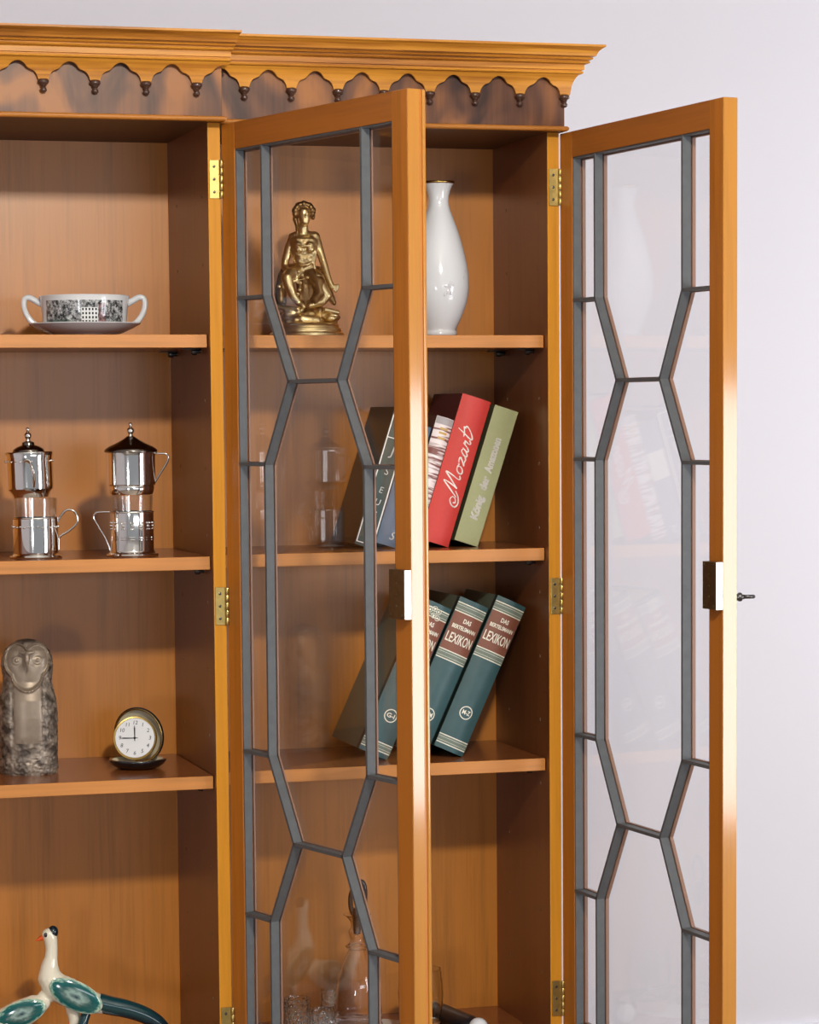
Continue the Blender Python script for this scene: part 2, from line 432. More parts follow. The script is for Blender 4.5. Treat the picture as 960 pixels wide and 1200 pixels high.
def side_panel(x, yf, name='side_panel', holes=True):
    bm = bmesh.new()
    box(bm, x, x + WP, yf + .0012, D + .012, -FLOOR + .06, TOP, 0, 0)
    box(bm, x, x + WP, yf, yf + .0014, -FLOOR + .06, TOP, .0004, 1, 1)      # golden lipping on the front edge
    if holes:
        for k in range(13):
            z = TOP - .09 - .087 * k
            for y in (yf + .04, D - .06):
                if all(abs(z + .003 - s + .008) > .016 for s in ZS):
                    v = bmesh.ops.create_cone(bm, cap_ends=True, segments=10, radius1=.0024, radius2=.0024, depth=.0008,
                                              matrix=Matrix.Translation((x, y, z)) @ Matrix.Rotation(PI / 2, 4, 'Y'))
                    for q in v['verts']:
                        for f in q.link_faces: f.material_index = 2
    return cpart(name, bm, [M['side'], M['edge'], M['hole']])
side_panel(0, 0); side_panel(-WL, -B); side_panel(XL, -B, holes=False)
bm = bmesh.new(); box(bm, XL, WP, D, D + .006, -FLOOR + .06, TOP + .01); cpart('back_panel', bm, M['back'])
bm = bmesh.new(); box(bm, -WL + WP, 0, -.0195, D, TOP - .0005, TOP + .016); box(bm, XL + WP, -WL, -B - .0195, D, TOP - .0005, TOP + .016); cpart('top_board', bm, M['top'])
bm = bmesh.new(); box(bm, -WL + WP, 0, .0, D, DECK - .02, DECK, .001); box(bm, XL + WP, -WL, -B, D, DECK - .02, DECK, .001); cpart('deck_board', bm, M['shelf'])
# base cupboard below the deck
bm = bmesh.new(); box(bm, -WL + WP, .0, .003, .02, -FLOOR + .08, DECK - .02, .002); box(bm, XL + WP, -WL, -B + .003, -B + .02, -FLOOR + .08, DECK - .02, .002); cpart('base_front', bm, M['base'])
bm = bmesh.new(); box(bm, -WL + WP, WP + .004, -.012, D + .01, -FLOOR, -FLOOR + .08, .002); box(bm, XL - .004, -WL + WP, -B - .012, D + .01, -FLOOR, -FLOOR + .08, .002); cpart('plinth', bm, M['base'])

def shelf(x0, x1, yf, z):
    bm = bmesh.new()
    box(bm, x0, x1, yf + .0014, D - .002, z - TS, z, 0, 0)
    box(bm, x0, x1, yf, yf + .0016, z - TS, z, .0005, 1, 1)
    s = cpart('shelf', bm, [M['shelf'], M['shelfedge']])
    for x, sg in ((x1 + .0012, -1), (x0 - .0012, 1)):
        for y in (yf + .045, D - .05):
            q = bmesh.new()
            c = Vector((x, y, z - TS - .0042))
            tube(q, [c + Vector((sg * t, 0, 0)) for t in (0, .006, .0062, .011, .013)], [.0026, .0026, .0045, .0045, .003], 12)
            box(q, min(x + sg * .001, x + sg * .024), max(x + sg * .001, x + sg * .024), y - .006, y + .006, z - TS - .0016, z - TS, .0003)
            pg = link_mesh('shelf_peg', q, M['peg'], s, SH, 40)
    return s
for z in ZS:
    shelf(-WL + WP + .0012, -.0012, SB, z)
    shelf(XL + WP + .0012, -WL - .0012, -B + SB, z)

# --- cornice: moulding swept round the front and the right-hand return
CPROF = [(.0, .4965), (.043, .4965), (.043, .4938), (.0395, .4920), (.0362, .4893), (.0342, .4860), (.0330, .4829), (.0268, .4829), (.0268, .4817), (.0292, .4812), (.0300, .4799), (.0290, .4786), (.0246, .4782), (.0246, .4771), (.0262, .4765), (.0268, .4752), (.0258, .4741),
         (.0212, .4736), (.0206, .4726), (.0206, .4662), (.0176, .4657), (.0176, .4646), (.0194, .4640), (.0199, .4624), (.0189, .4612), (.0150, .4606), (.0, .4606)]
def cornice(xl, xr, yf, kx, name):
    bm = bmesh.new(); rows = []
    for e, z in CPROF:
        rows.append([bm.verts.new((xl, yf - e, z)), bm.verts.new((xr + e * kx, yf - e, z)), bm.verts.new((xr + e * kx, D + .01, z))])
    for a, b in zip(rows[:-1], rows[1:]):
        for k in (0, 1): bm.faces.new((a[k], b[k], b[k + 1], a[k + 1]))
    bm.faces.new([r[0] for r in rows]); bm.faces.new([r[2] for r in rows])
    bm.faces.new([rows[0][0], rows[0][1], rows[0][2], bm.verts.new((xl, D + .01, CPROF[0][1]))])
    return cpart(name, bm, M['cornice'])
YR, YLF = -.02, -B - .02
XR, XM = .0173, -.4494
cornice(XM - .01, XR, YR, 1.0, 'cornice'); cornice(XL - .002, XM, YLF, .4, 'cornice')

SCAL = [(0, 0), (.19, 0), (.22, .17), (.25, .27), (.31, .40), (.38, .485), (.47, .545), (.56, .585), (.62, .64), (.66, .71), (.72, .82), (.79, .90), (.88, .965), (1, 1)]
def scal(t):
    for (a, b), (c, d) in zip(SCAL[:-1], SCAL[1:]):
        if t <= c: return b + (d - b) * (t - a) / (c - a)
    return 1.0
ZP, ZA, ZT = .434, .4567, .4606
def apron_e(z):
    T = [(.430, .0052), (.434, .0056), (.440, .0066), (.446, .0075), (.4505, .0088), (.456, .0115), (.4606, .0152)]
    for (a, b), (c, d) in zip(T[:-1], T[1:]):
        if z <= c: return b + (d - b) * (z - a) / (c - a)
    return T[-1][1]
def apron(xl, xr, yf, x0, p, kx=1.0, side=True):
    """scalloped valance; pendant tips at x0 - k*p"""
    bm = bmesh.new(); NR = 7; cols = []
    def zb(s):
        t = abs(((s - x0) / p + .5) % 1 - .5) * 2
        return ZP + scal(t) * (ZA - ZP)
    n = int((xr - xl) / .0011)
    for i in range(n + 1):
        x = xl + (xr - xl) * i / n; z0 = zb(x); fr, bk = [], []
        for j in range(NR + 1):
            z = z0 + (ZT - z0) * j / NR; e = apron_e(z)
            fr.append(bm.verts.new((x, yf - e, z))); bk.append(bm.verts.new((x, yf - max(e - .0042, .0008), z)))
        cols.append((fr, bk))
    z0 = zb(xr); fr, bk = [], []                                # mitred corner column
    for j in range(NR + 1):
        z = z0 + (ZT - z0) * j / NR; e = apron_e(z)
        fr.append(bm.verts.new((xr + e * kx, yf - e, z))); bk.append(bm.verts.new((xr + max(e - .0042, .0008) * kx, yf - max(e - .0042, .0008), z)))
    cols.append((fr, bk))
    if side:
        m = int((D - yf) / .0016)
        for i in range(1, m + 1):
            y = yf + (D - yf) * i / m; z0 = zb(x0 + (y - yf)); fr, bk = [], []
            for j in range(NR + 1):
                z = z0 + (ZT - z0) * j / NR; e = apron_e(z)
                fr.append(bm.verts.new((xr + e * kx, y, z))); bk.append(bm.verts.new((xr + max(e - .0042, .0008) * kx, y, z)))
            cols.append((fr, bk))
    for (f, b), (f2, b2) in zip(cols[:-1], cols[1:]):
        for j in range(NR):
            bm.faces.new((f[j], f2[j], f2[j + 1], f[j + 1])); bm.faces.new((b[j], b[j + 1], b2[j + 1], b2[j]))
        bm.faces.new((f[0], b[0], b2[0], f2[0])); bm.faces.new((f[NR], f2[NR], b2[NR], b[NR]))
    for f, b in (cols[0], cols[-1]):
        for j in range(NR): bm.faces.new((f[j], f[j + 1], b[j + 1], b[j]))
    return cpart('scalloped_valance', bm, M['cornice'], 35)
def pendant(x, y, z):
    bm = bmesh.new()
    lathe(bm, [(0, .001), (.0046, .001), (.0056, -.0004), (.0060, -.0022), (.0056, -.0038), (.0040, -.0048), (.0034, -.0062), (.0030, -.0074), (.0022, -.0080), (.0026, -.0090),
               (.0034, -.0106), (.0036, -.0120), (.0030, -.0136), (.0016, -.0146), (0, -.0150)], 18, (0, 0, 0))
    for v in bm.verts: v.co = Vector((v.co.x * 1.18 + x, v.co.y * 1.18 + y, v.co.z * 1.06 + z))
    return cpart('pendant_drop', bm, M['pendant'], 60)
apron(XM + .001, XR, YR, .0158, .0615); apron(XL, XM, YLF, -.4824, .0643, kx=.6, side=False)
for k in range(8): pendant(.0158 - .0615 * k, YR - .0042, ZP)
for k in range(1, 4): pendant(XR + .0042, YR + .0615 * k - .001, ZP)
for k in range(14): pendant(-.4824 - .0643 * k, YLF - .0042, ZP)

# frieze boards with a rounded lip along the bottom
def frieze(xl, xr, yf):
    bm = bmesh.new()
    box(bm, xl, xr, yf, D + .01, .3886, .4900, .0004, 0, 1)
    return cpart('frieze', bm, M['frieze'])
frieze(XM - .002, XR, YR); frieze(XL - .002, XM, YLF)
LPROF = [(0, .3948), (.003, .3944), (.0046, .3928), (.0050, .3912), (.0044, .3894), (.0028, .3882), (0, .3878)]
def lip(xl, xr, yf):
    bm = bmesh.new(); rows = []
    for e, z in LPROF:
        rows.append([bm.verts.new((xl, yf - e, z)), bm.verts.new((xr + e, yf - e, z)), bm.verts.new((xr + e, D, z))])
    for a, b in zip(rows[:-1], rows[1:]):
        for k in (0, 1): bm.faces.new((a[k], b[k], b[k + 1], a[k + 1]))
    return cpart('lip_moulding', bm, M['lip'], 50)
lip(XM - .002, XR, YR); lip(XL - .002, XM, YLF)

# --- doors
A = (.1663, .0595, -.0430, -.4103, -.5144, -.6211)            # heights of the leading joints
ZTR, ZBR, ZDT, ZDB = .3530, -.8050, .3865, -.8400             # rail edges, door top and bottom
def door(hx, hy, th, W, astragal, name, label, key):
    W0 = .45314; k = W / W0
    dr = bpy.data.objects.new(name, None)
    rot = Matrix.Rotation(th - PI, 4, 'Z')
    bm = bmesh.new(); T = .019 if not astragal else .0165
    s0 = .0372 * (1 if not astragal else .92); s1 = W - .0345
    # stiles (0) rails (1) free edge (2)
    box(bm, 0, s0, 0, T, ZDB, ZDT, .0008, 0, 1)
    box(bm, s1, W - .001, 0, T, ZDB, ZDT, .0006, 0, 1)
    box(bm, W - .0012, W, 0.0001, T - .0001, ZDB + .0001, ZDT - .0001, .0005, 2, 1)
    box(bm, s0 - .001, s1 + .001, .0002, T - .0002, ZTR, ZDT - .0001, 0, 1)
    box(bm, s0 - .001, s1 + .001, .0002, T - .0002, ZDB + .0001, ZBR, 0, 1)
    if astragal:
        box(bm, W - .020, W - .0015, T - .0005, T + .0035, ZDB, ZDT, .0006, 0, 1)
        box(bm, W - .024, W + .0005, T + .003, T + .008, ZDB, ZDT, .0018, 2, 2)
    d = link_mesh(name, bm, [M['door'], M['doorx'], M['edgedoor']], case)
    d.location = Vector((hx, hy, 0)) + SH; d.rotation_euler = (0, 0, th - PI)
    if label: d['label'] = label
    # leading: putty-coloured bars on the inside, wooden bead on the outside
    nv = {1: .10301 * k, 2: .34686 * k}; nh = {1: .16588 * k, 2: .28643 * k}
    if True:
        segs = []
        zs = [ZTR, A[0], A[1], A[2], A[3], A[4], A[5], ZBR]
        for s in (1, 2):
            v, h = nv[s], nh[s]; u = [v, v, h, v, v, h, v, v]
            segs += [((u[i], zs[i]), (u[i + 1], zs[i + 1])) for i in range(7)]
        for z in (A[1], A[4]): segs.append(((nh[1], z), (nh[2], z)))
        for z in (A[0], A[2], A[3], A[5]): segs += [((s0, z), (nv[1], z)), ((nv[2], z), (s1, z))]
    def bars(w, o0, o1, ext=.0):
        b = bmesh.new()
        for (u0, z0), (u1, z1) in segs:
            a, c = Vector((u0, z0)), Vector((u1, z1)); t = (c - a).normalized(); n = Vector((-t.y, t.x)) * w / 2
            a = a - t * ext; c = c + t * ext
            q = [a - n, c - n, c + n, a + n]
            lo = [b.verts.new((p.x, o0, p.y)) for p in q]; hi = [b.verts.new((p.x, o1, p.y)) for p in q]
            b.faces.new(lo); b.faces.new(list(reversed(hi)))
            for i in range(4): b.faces.new((lo[i], lo[(i + 1) % 4], hi[(i + 1) % 4], hi[i]))
        return b
    b = bars(.0042, .0006, .0118, .001)
    # putty fillet right round the opening
    for x0, x1, z0, z1 in ((s0 - .0005, s0 + .0022, ZBR, ZTR), (s1 - .0022, s1 + .0005, ZBR, ZTR), (s0, s1, ZTR - .0022, ZTR + .0005), (s0, s1, ZBR - .0005, ZBR + .0022)):
        box(b, x0, x1, .0012, .0118, z0, z1)
    link_mesh('leading', b, M['lead'], d)
    b = bars(.0060, .0136, T - .001, .002)
    for x0, x1, z0, z1 in ((s0 - .0005, s0 + .004, ZBR, ZTR), (s1 - .004, s1 + .0005, ZBR, ZTR), (s0, s1, ZTR - .004, ZTR + .0005), (s0, s1, ZBR - .0005, ZBR + .004)):
        box(b, x0, x1, .0136, T - .001, z0, z1)
    link_mesh('glazing_bead', b, M['bead'], d)
    b = bmesh.new(); box(b, s0 - .004, s1 + .004, .0119, .0135, ZBR - .004, ZTR + .004); link_mesh('glass_pane', b, M['glass'], d)
    # lock case on the inner face
    b = bmesh.new(); box(b, W - .0345, W - .0012, -.0092, .0002, -.2170, -.1600, .0006, 0, 2)
    box(b, W - .0014, W + .0002, -.0092, -.0001, -.2170, -.1600, .0003, 1, 1)
    box(b, W - .0365, W - .0325, -.0022, .0002, -.2140, -.1620, .0004, 0, 1)
    for du, dz in ((-.0300, -.1640), (-.0300, -.2130), (-.0060, -.1640), (-.0060, -.2130), (-.018, -.176), (-.018, -.202), (-.018, -.189)):
        ball(b, (W + du, -.0093, dz), .0018, (1, .5, 1), 1)
    lk = link_mesh('lock_case', b, [M['darkbrass'], M['plate']], d)
    if key:
        b = bmesh.new(); u, z = W - .016, -.2035
        pts = [(0, .0040), (.003, .0052), (.006, .0042), (.0075, .0036), (.010, .0036), (.0115, .0048), (.014, .0048), (.0155, .0028), (.018, .0026)]
        tube(b, [(u, .0188 + p, z) for p, _ in pts], [r * 1.12 for _, r in pts], 12)
        ring = [(u + .0052 * math.sin(2 * PI * i / 20), .0188 + .0245 - .0065 * math.cos(2 * PI * i / 20), z + .0004 * math.sin(2 * PI * i / 20)) for i in range(21)]
        tube(b, ring, .0024, 8, cap=False)
        link_mesh('key', b, M['steel'], d, None, 50)
    return d
door(.01721, -.00113, 1.67584, .45314, False, 'door', 'open right door with a key in its lock', True)
door(-.44672, -.03054, 1.85227, .4455, True, 'door', 'open left door with a raised strip along its free edge', False)
def hinge(x, y, zc, h=.0486):
    bm = bmesh.new()
    box(bm, x - .0145, x - .0012, y - .0012, y + .0004, zc - h / 2, zc + h / 2, .0003, 0, 1)
    for i in range(5):
        z0 = zc - h / 2 + h * i / 5
        lathe(bm, [(0, .0003), (.0026, .0003), (.0030, .0008), (.0030, h / 5 - .0008), (.0026, h / 5 - .0003), (0, h / 5 - .0003)], 14, (x + .0006, y - .0028, z0))
    for dz in (-.016, 0, .016): ball(bm, (x - .0085, y - .0013, zc + dz), .0021, (1, .45, 1), 1, mi=1)
    return cpart('hinge', bm, [M['brass'], M['steel']], 40)
for z in (.3165, -.2268, -.7745):
    hinge(WP, 0, z); hinge(-WL + WP, -B, z + .001)

# ------------------------------------------------------------------ middle section, top shelf: bouillon cup
FACE = lambda x, y: math.atan2(-(-1.1911 - x), -(-3.5 - y)) * -1.0    # turn towards the room's middle
def facing(x, y):
    dx, dy = -1.1911 - x, -3.5 - y
    return math.atan2(dx, -dy)
x, y = -.604, .10
sa = thing('saucer', 'plain white porcelain saucer under the two-handled cup', 'saucer', (x, y, ZS[0]), (0, 0, facing(x, y)))
bm = bmesh.new()
lathe(bm, [(0, .0015), (.034, .0012), (.036, 0), (.0375, .0006), (.0385, .0020), (.050, .0050), (.062, .0105), (.0715, .0158), (.0730, .0168), (.0722, .0178), (.060, .0128), (.048, .0078), (.036, .0052), (0, .0048)], 72)
link_mesh('dish', bm, M['white'], sa, None, 60)
cu = thing('bouillon_cup', 'white two-handled cup printed with a black town scene', 'cup', (x, y, ZS[0] + .0056), (0, 0, facing(x, y)))
bm = bmesh.new()
lathe(bm, [(0, .002), (.026, .0015), (.028, 0), (.030, .0012), (.040, .003), (.0515, .0065), (.0545, .0120), (.0560, .0250), (.0575, .0400), (.0580, .0440), (.0588, .0468), (.0578, .0478), (.0560, .0470), (.0545, .0400), (.0525, .014), (.046, .007), (0, .005)], 96)
link_mesh('bowl', bm, M['cup'], cu, None, 60)
for s in (-1, 1):
    bm = bmesh.new()
    pts = [(.0545, .037), (.0630, .0415), (.0705, .0455), (.0765, .0445), (.0785, .0390), (.0775, .0300), (.0735, .0210), (.0670, .0130), (.0600, .0085), (.0530, .0075)]
    pp = crom([(s * a, 0, b) for a, b in pts], 6)
    rr = [.0036 + .0010 * (1 - math.sin(PI * i / (len(pp) - 1))) for i in range(len(pp))]
    tube(bm, pp, rr, 14)
    link_mesh('handle', bm, M['white'], cu, None, 60)

# ------------------------------------------------------------------ middle section, second shelf: two coffee glasses with filters
def wire(bm, pts, r=.0014, n=6): tube(bm, crom(pts, n), r, 8)
def coffee_glass(x, y, lab, flab, kind):
    s = 1 / 893
    t = thing('coffee_glass', lab, 'coffee glass', (x, y, ZS[1]), (0, 0, facing(x, y)))
    rg = .0268 if kind else .0278
    bm = bmesh.new()                                             # tumbler
    zt = .079 if kind else .077
    lathe(bm, [(0, .004), (rg - .003, .004), (rg - .0012, .006), (rg - .0008, .045), (rg + .0004, zt), (rg - .0002, zt + .0004), (rg - .0010, zt), (rg - .0024, .045), (rg - .0030, .009), (0, .009)], 48)
    link_mesh('tumbler', bm, M['tumbler'], t, None, 50)
    zh = .0585 if kind else .0525
    bm = bmesh.new()                                             # pierced silver holder
    lathe(bm, [(0, .0024), (.031, .0022), (.0322, .0006), (.0334, .0003), (.0340, .0020), (.0330, .0036), (.0302, .0044), (.0288, .0062), (rg + .0012, .0080), (rg + .0012, zh - .002), (rg + .0022, zh - .001), (rg + .0018, zh), (rg + .0002, zh), (rg + .0002, .008), (0, .0035)], 64)
    link_mesh('holder', bm, M['silver'], t, None, 40)
    bm = bmesh.new()                                             # raised garland and small motifs round the holder
    if kind:
        for i in range(7):
            a = -PI / 2 + (i - 3) * .42; c, sn = math.cos(a), math.sin(a); r = rg + .0016
            for dz, da, q in ((.040, 0, .0022), (.044, .07, .0016), (.044, -.07, .0016), (.036, .05, .0014), (.036, -.05, .0014)):
                ball(bm, (r * math.cos(a + da), r * math.sin(a + da), dz), q, (1, 1, 1), 1)
            for dz in (.022, .025): tube(bm, [(r * math.cos(a + e), r * math.sin(a + e), dz) for e in (-.12, 0, .12)], .0007, 6)
    else:
        for i in range(30):
            a = 2 * PI * i / 30; ball(bm, ((rg + .0014) * math.cos(a), (rg + .0014) * math.sin(a), .040 + .0008 * (i % 2)), .0019, (1, 1, .8), 1)
    link_mesh('relief_band', bm, M['silver'], t, None, 60)
    bm = bmesh.new()
    if kind: wire(bm, [(-.0285, 0, .0575), (-.040, 0, .0575), (-.0470, 0, .0560), (-.0490, 0, .0500), (-.0440, 0, .0400), (-.0350, 0, .0240), (-.0300, 0, .0120), (-.0285, 0, .0065)], .0013)
    else: wire(bm, [(.0288, 0, .0460), (.0320, 0, .0530), (.0400, 0, .0610), (.0490, 0, .0600), (.0540, 0, .0520), (.0520, 0, .0430), (.0420, 0, .0340), (.0310, 0, .0270), (.0292, 0, .0180), (.0290, 0, .0100)], .0015)
    link_mesh('handle', bm, M['silver'], t, None, 60)
    # the filter standing on the glass
    dx = 0.0 if kind else -.0055
    a = facing(x, y)
    f = thing('coffee_filter', flab, 'coffee filter', (x + dx * math.cos(a), y + dx * math.sin(a), ZS[1] + zt + .0012), (0, R(-1.5) if not kind else 0, a))
    bm = bmesh.new(); rf = .0312 if kind else .0300
    H = .0585
    if kind:
        lathe(bm, [(0, .0012), (.0250, .001), (.0268, -.0002), (.0282, .002), (.0292, .006), (.0296, .0100), (.0288, .0112), (rf, .0130), (rf + .0002, .050), (rf + .001, H - .004), (rf + .0004, H - .003), (rf - .001, H - .004), (rf - .001, .016), (0, .014)], 64)
    else:
        lathe(bm, [(0, .0012), (.0215, .001), (.0228, .0002), (.0240, .004), (.0262, .0080), (rf - .0004, .0110), (rf, .0140), (rf, .050), (rf + .0016, H - .0015), (rf + .0010, H - .0003), (rf - .001, H - .001), (rf - .001, .016), (0, .014)], 64)
    link_mesh('filter_body', bm, M['silver'], f, None, 40)
    bm = bmesh.new()
    if kind:
        lathe(bm, [(0, H - .0045), (rf + .0005, H - .0045), (rf + .0030, H - .0035), (rf + .0032, H - .0015), (rf + .0008, H + .0010), (.028, H + .0035), (.018, H + .0080), (.010, H + .0125), (.0048, H + .0165), (0, H + .0172)], 56)
    else:
        lathe(bm, [(0, H - .0016), (.0200, H - .0016), (.0205, H + .0006), (.0190, H + .0035), (.0140, H + .0065), (.0082, H + .0085), (.0076, H + .0120), (.0040, H + .0135), (0, H + .014)], 56)
    l = link_mesh('lid', bm, M['silverdark'], f, None, 50)
    bm = bmesh.new(); z0 = H + (.0160 if kind else .0128)
    lathe(bm, [(0, 0), (.0034, .0002), (.0030, .0024), (.0024, .0036), (.0040, .0052), (.0048, .0078), (.0040, .0104), (.0022, .0118), (.0014, .0128), (.0022, .0142), (.0026, .0158), (.0018, .0176), (0, .0186)], 24, (0, 0, z0))
    link_mesh('lid_knob', bm, M['silver'], l, None, 60)
    bm = bmesh.new()
    if kind: wire(bm, [(.0306, 0, .0530), (.0380, 0, .0525), (.0450, 0, .0520), (.0485, 0, .0475), (.0460, 0, .0400), (.0370, 0, .0260), (.0310, 0, .0160), (.0290, 0, .0120)], .0013)
    else: wire(bm, [(-.006, -rf + .0005, .046), (-.002, -rf - .006, .047), (.004, -rf - .013, .040), (.006, -rf - .011, .026), (.005, -rf - .001, .014)], .0013)
    link_mesh('handle', bm, M['silver'], f, None, 60)
    if not kind:
        bm = bmesh.new()
        for i in range(26):
            b_ = 2 * PI * i / 26; ball(bm, ((rf + .0003) * math.cos(b_), (rf + .0003) * math.sin(b_), .0462 + .0007 * (i % 2)), .0016, (1, 1, .8), 1)
        link_mesh('relief_band', bm, M['silver'], f, None, 60)
coffee_glass(-.6805, .052, 'glass in a beaded silver holder with its handle on the right', 'silver coffee filter with a beaded rim, on the glass nearer the bookcase middle', 0)
coffee_glass(-.5560, .045, 'glass in a silver holder with embossed sprigs and its handle on the left', 'silver coffee filter with a wide conical lid and a wire side handle', 1)

# ------------------------------------------------------------------ middle section, third shelf: stone owl and travel clock
x, y = -.6885, .098
ow = thing('owl_figurine', 'grey metallic owl figurine with a heart-shaped face', 'owl figurine', (x, y, ZS[2]), (0, 0, facing(x, y)))
bm = bmesh.new()
NA, NZ = 150, 190; H = .1775
PR = [(0, .0360), (.010, .0372), (.020, .0368), (.045, .0376), (.075, .0384), (.098, .0368), (.112, .0330), (.122, .0310), (.130, .0318), (.142, .0335), (.152, .0325), (.162, .0282), (.170, .0210), (.1755, .0110), (.1775, .0)]
def prof(z):
    for (a, b), (c, d) in zip(PR[:-1], PR[1:]):
        if z <= c: return b + (d - b) * (.5 - .5 * math.cos(PI * (z - a) / (c - a)) if abs(d - b) > 1e-5 else 0) * 1.0 if False else b + (d - b) * (z - a) / (c - a)
    return 0
def hashn(a, b):
    v = math.sin(a * 127.1 + b * 311.7) * 43758.5453; return v - math.floor(v)
def sstep(a, b, v):
    t = max(0, min(1, (v - a) / (b - a))); return t * t * (3 - 2 * t)
rings = []
for j in range(NZ + 1):
    z = H * (1 - (1 - j / NZ) ** 1.25)
    row = []
    for i in range(NA):
        a = 2 * PI * i / NA - PI / 2                # -pi/2 faces the viewer
        r = prof(z); da = (a + PI / 2 + PI) % (2 * PI) - PI      # angle from the front
        X, Y = r * math.sin(da), -r * math.cos(da) * .82
        if abs(da) < PI / 2:
            fx, fz = X, z
            # heart-shaped facial disc, two lobes around the brow, point at the throat
            lobe = max(1 - math.hypot((abs(fx) - .0125) / .0165, (fz - .1500) / .0215), 1 - math.hypot(fx / .021, (fz - .1370) / .0265))
            inside = sstep(0.0, .14, lobe)
            rim = math.exp(-((lobe + .02) / .055) ** 2)
            Y += inside * (.0030 + .0035 * math.exp(-((abs(fx) - .0105) / .0075) ** 2 - ((fz - .149) / .012) ** 2)) - rim * .0026
            eye = math.hypot((abs(fx) - .0135), (fz - .1500))
            Y -= .0030 * math.exp(-(eye / .0028) ** 2) - .0022 * math.exp(-((eye - .0046) / .0011) ** 2) * -1 * .5
            # smooth breast panel, with wings either side
            br = (1 - sstep(.0165, .0205, abs(fx) - .10 * max(0, .05 - z))) * sstep(.034, .052, z) * (1 - sstep(.112, .122, z))
            Y -= .0016 * br
            wing = sstep(.019, .024, abs(fx)) * sstep(.030, .045, z) * (1 - sstep(.100, .116, z))
            Y -= .0022 * wing
            rough = 1 - max(inside, br)
        else: rough = 1.0
        # layered feathers
        zw = z + .0022 * math.sin(da * 9) + .0012 * math.sin(da * 23 + z * 200); row_i = math.floor(zw / .0062); off = .5 * (row_i % 2)
        u = (da / (2 * PI) * 34 + off); cell = u - math.floor(u) - .5; w = (zw / .0062) - row_i
        fe = (.0010 * (1 - w) * (1 - (2 * cell) ** 2) + .0011 * (hashn(math.floor(u), row_i) - .5)) * rough * (1 - sstep(.165, .177, z) * .8)
        if z < .024: fe += .0016 * (hashn(i // 2, j // 2) - .4)
        k = 1 + fe / max(r, .004)
        row.append(bm.verts.new((X * k, Y * k, z)))
    rings.append(row)
for j in range(NZ):
    for i in range(NA):
        bm.faces.new((rings[j][i], rings[j][(i + 1) % NA], rings[j + 1][(i + 1) % NA], rings[j + 1][i]))
bm.faces.new(rings[0])
for f in bm.faces:
    c = f.calc_center_median()
    lobe = max(1 - math.hypot((abs(c.x) - .0125) / .0165, (c.z - .15) / .0215), 1 - math.hypot(c.x / .021, (c.z - .137) / .0265))
    if c.y < 0 and (lobe > -.05 or (abs(c.x) < .018 and .042 < c.z < .122)): f.material_index = 1
link_mesh('body', bm, [M['owl'], M['owlsmooth']], ow, None, 60)
bm = bmesh.new()
tube(bm, crom([(0, -.0262, .1605), (0, -.0300, .1570), (0, -.0325, .1500), (0, -.0315, .1420), (0, -.0285, .1355)], 5), [.0028 + .0012 * math.sin(PI * min(1, i / 12)) - .0022 * max(0, (i - 10) / 10) for i in range(21)], 12)
limb(bm, [(-.0085, -.0265, .1612, .0020), (0, -.0290, .1600, .0030), (.0085, -.0265, .1612, .0020)])
link_mesh('beak', bm, M['owlsmooth'], ow, None, 60)

x, y = -.5440, .099
ck = thing('travel_clock', 'small folding travel clock in a black and gold clamshell case', 'clock', (x, y, ZS[2]), (0, 0, facing(x, y)))
def shell(bm):
    lathe(bm, [(0, .0), (.020, .0), (.029, .0022), (.0352, .0062), (.0376, .0100), (.0380, .0118), (.0374, .0128), (.0364, .0130)], 56, mi=0)
    lathe(bm, [(.0364, .0130), (.0358, .0134), (.0346, .0132), (.0340, .0124)], 56, mi=1)
    lathe(bm, [(.0340, .0124), (.0325, .0080), (.026, .0046), (0, .0036)], 56, mi=2)
bm = bmesh.new(); shell(bm); link_mesh('case_base', bm, [M['black'], M['gold'], M['ivory']], ck, None, 45)
bm = bmesh.new(); shell(bm)
mt = Matrix.Translation((.0080, .0340, .0420)) @ Matrix.Rotation(R(-30), 4, 'Z') @ Matrix.Rotation(R(94), 4, 'X')
bmesh.ops.transform(bm, matrix=mt, verts=bm.verts); link_mesh('case_lid', bm, [M['black'], M['gold'], M['ivory']], ck, None, 45)
clk = Matrix.Translation((-.0030, .0060, .0395)) @ Matrix.Rotation(R(-10), 4, 'Z') @ Matrix.Rotation(R(80), 4, 'X')
bm = bmesh.new()
lathe(bm, [(0, -.010), (.026, -.010), (.0285, -.008), (.0292, -.002), (.0292, .0006), (.0286, .0016), (.0268, .0014), (.0262, .0004), (0, .0004)], 64)
bmesh.ops.transform(bm, matrix=clk, verts=bm.verts); link_mesh('clock_drum', bm, M['gold'], ck, None, 40)
bm = bmesh.new(); lathe(bm, [(0, .0009), (.0262, .0009), (.0264, .0003), (0, .0003)], 64); bmesh.ops.transform(bm, matrix=clk, verts=bm.verts)
dl = link_mesh('dial', bm, M['dial'], ck, None, 40)
bm = bmesh.new()
for h in range(1, 13):
    a = PI / 2 - h * PI / 6
    join(bm, text_bm(str(h), .0072, .0001, .12), Matrix.Translation((.0202 * math.cos(a), .0202 * math.sin(a), .0011)))
bmesh.ops.transform(bm, matrix=clk, verts=bm.verts); link_mesh('numerals', bm, M['ink'], dl)
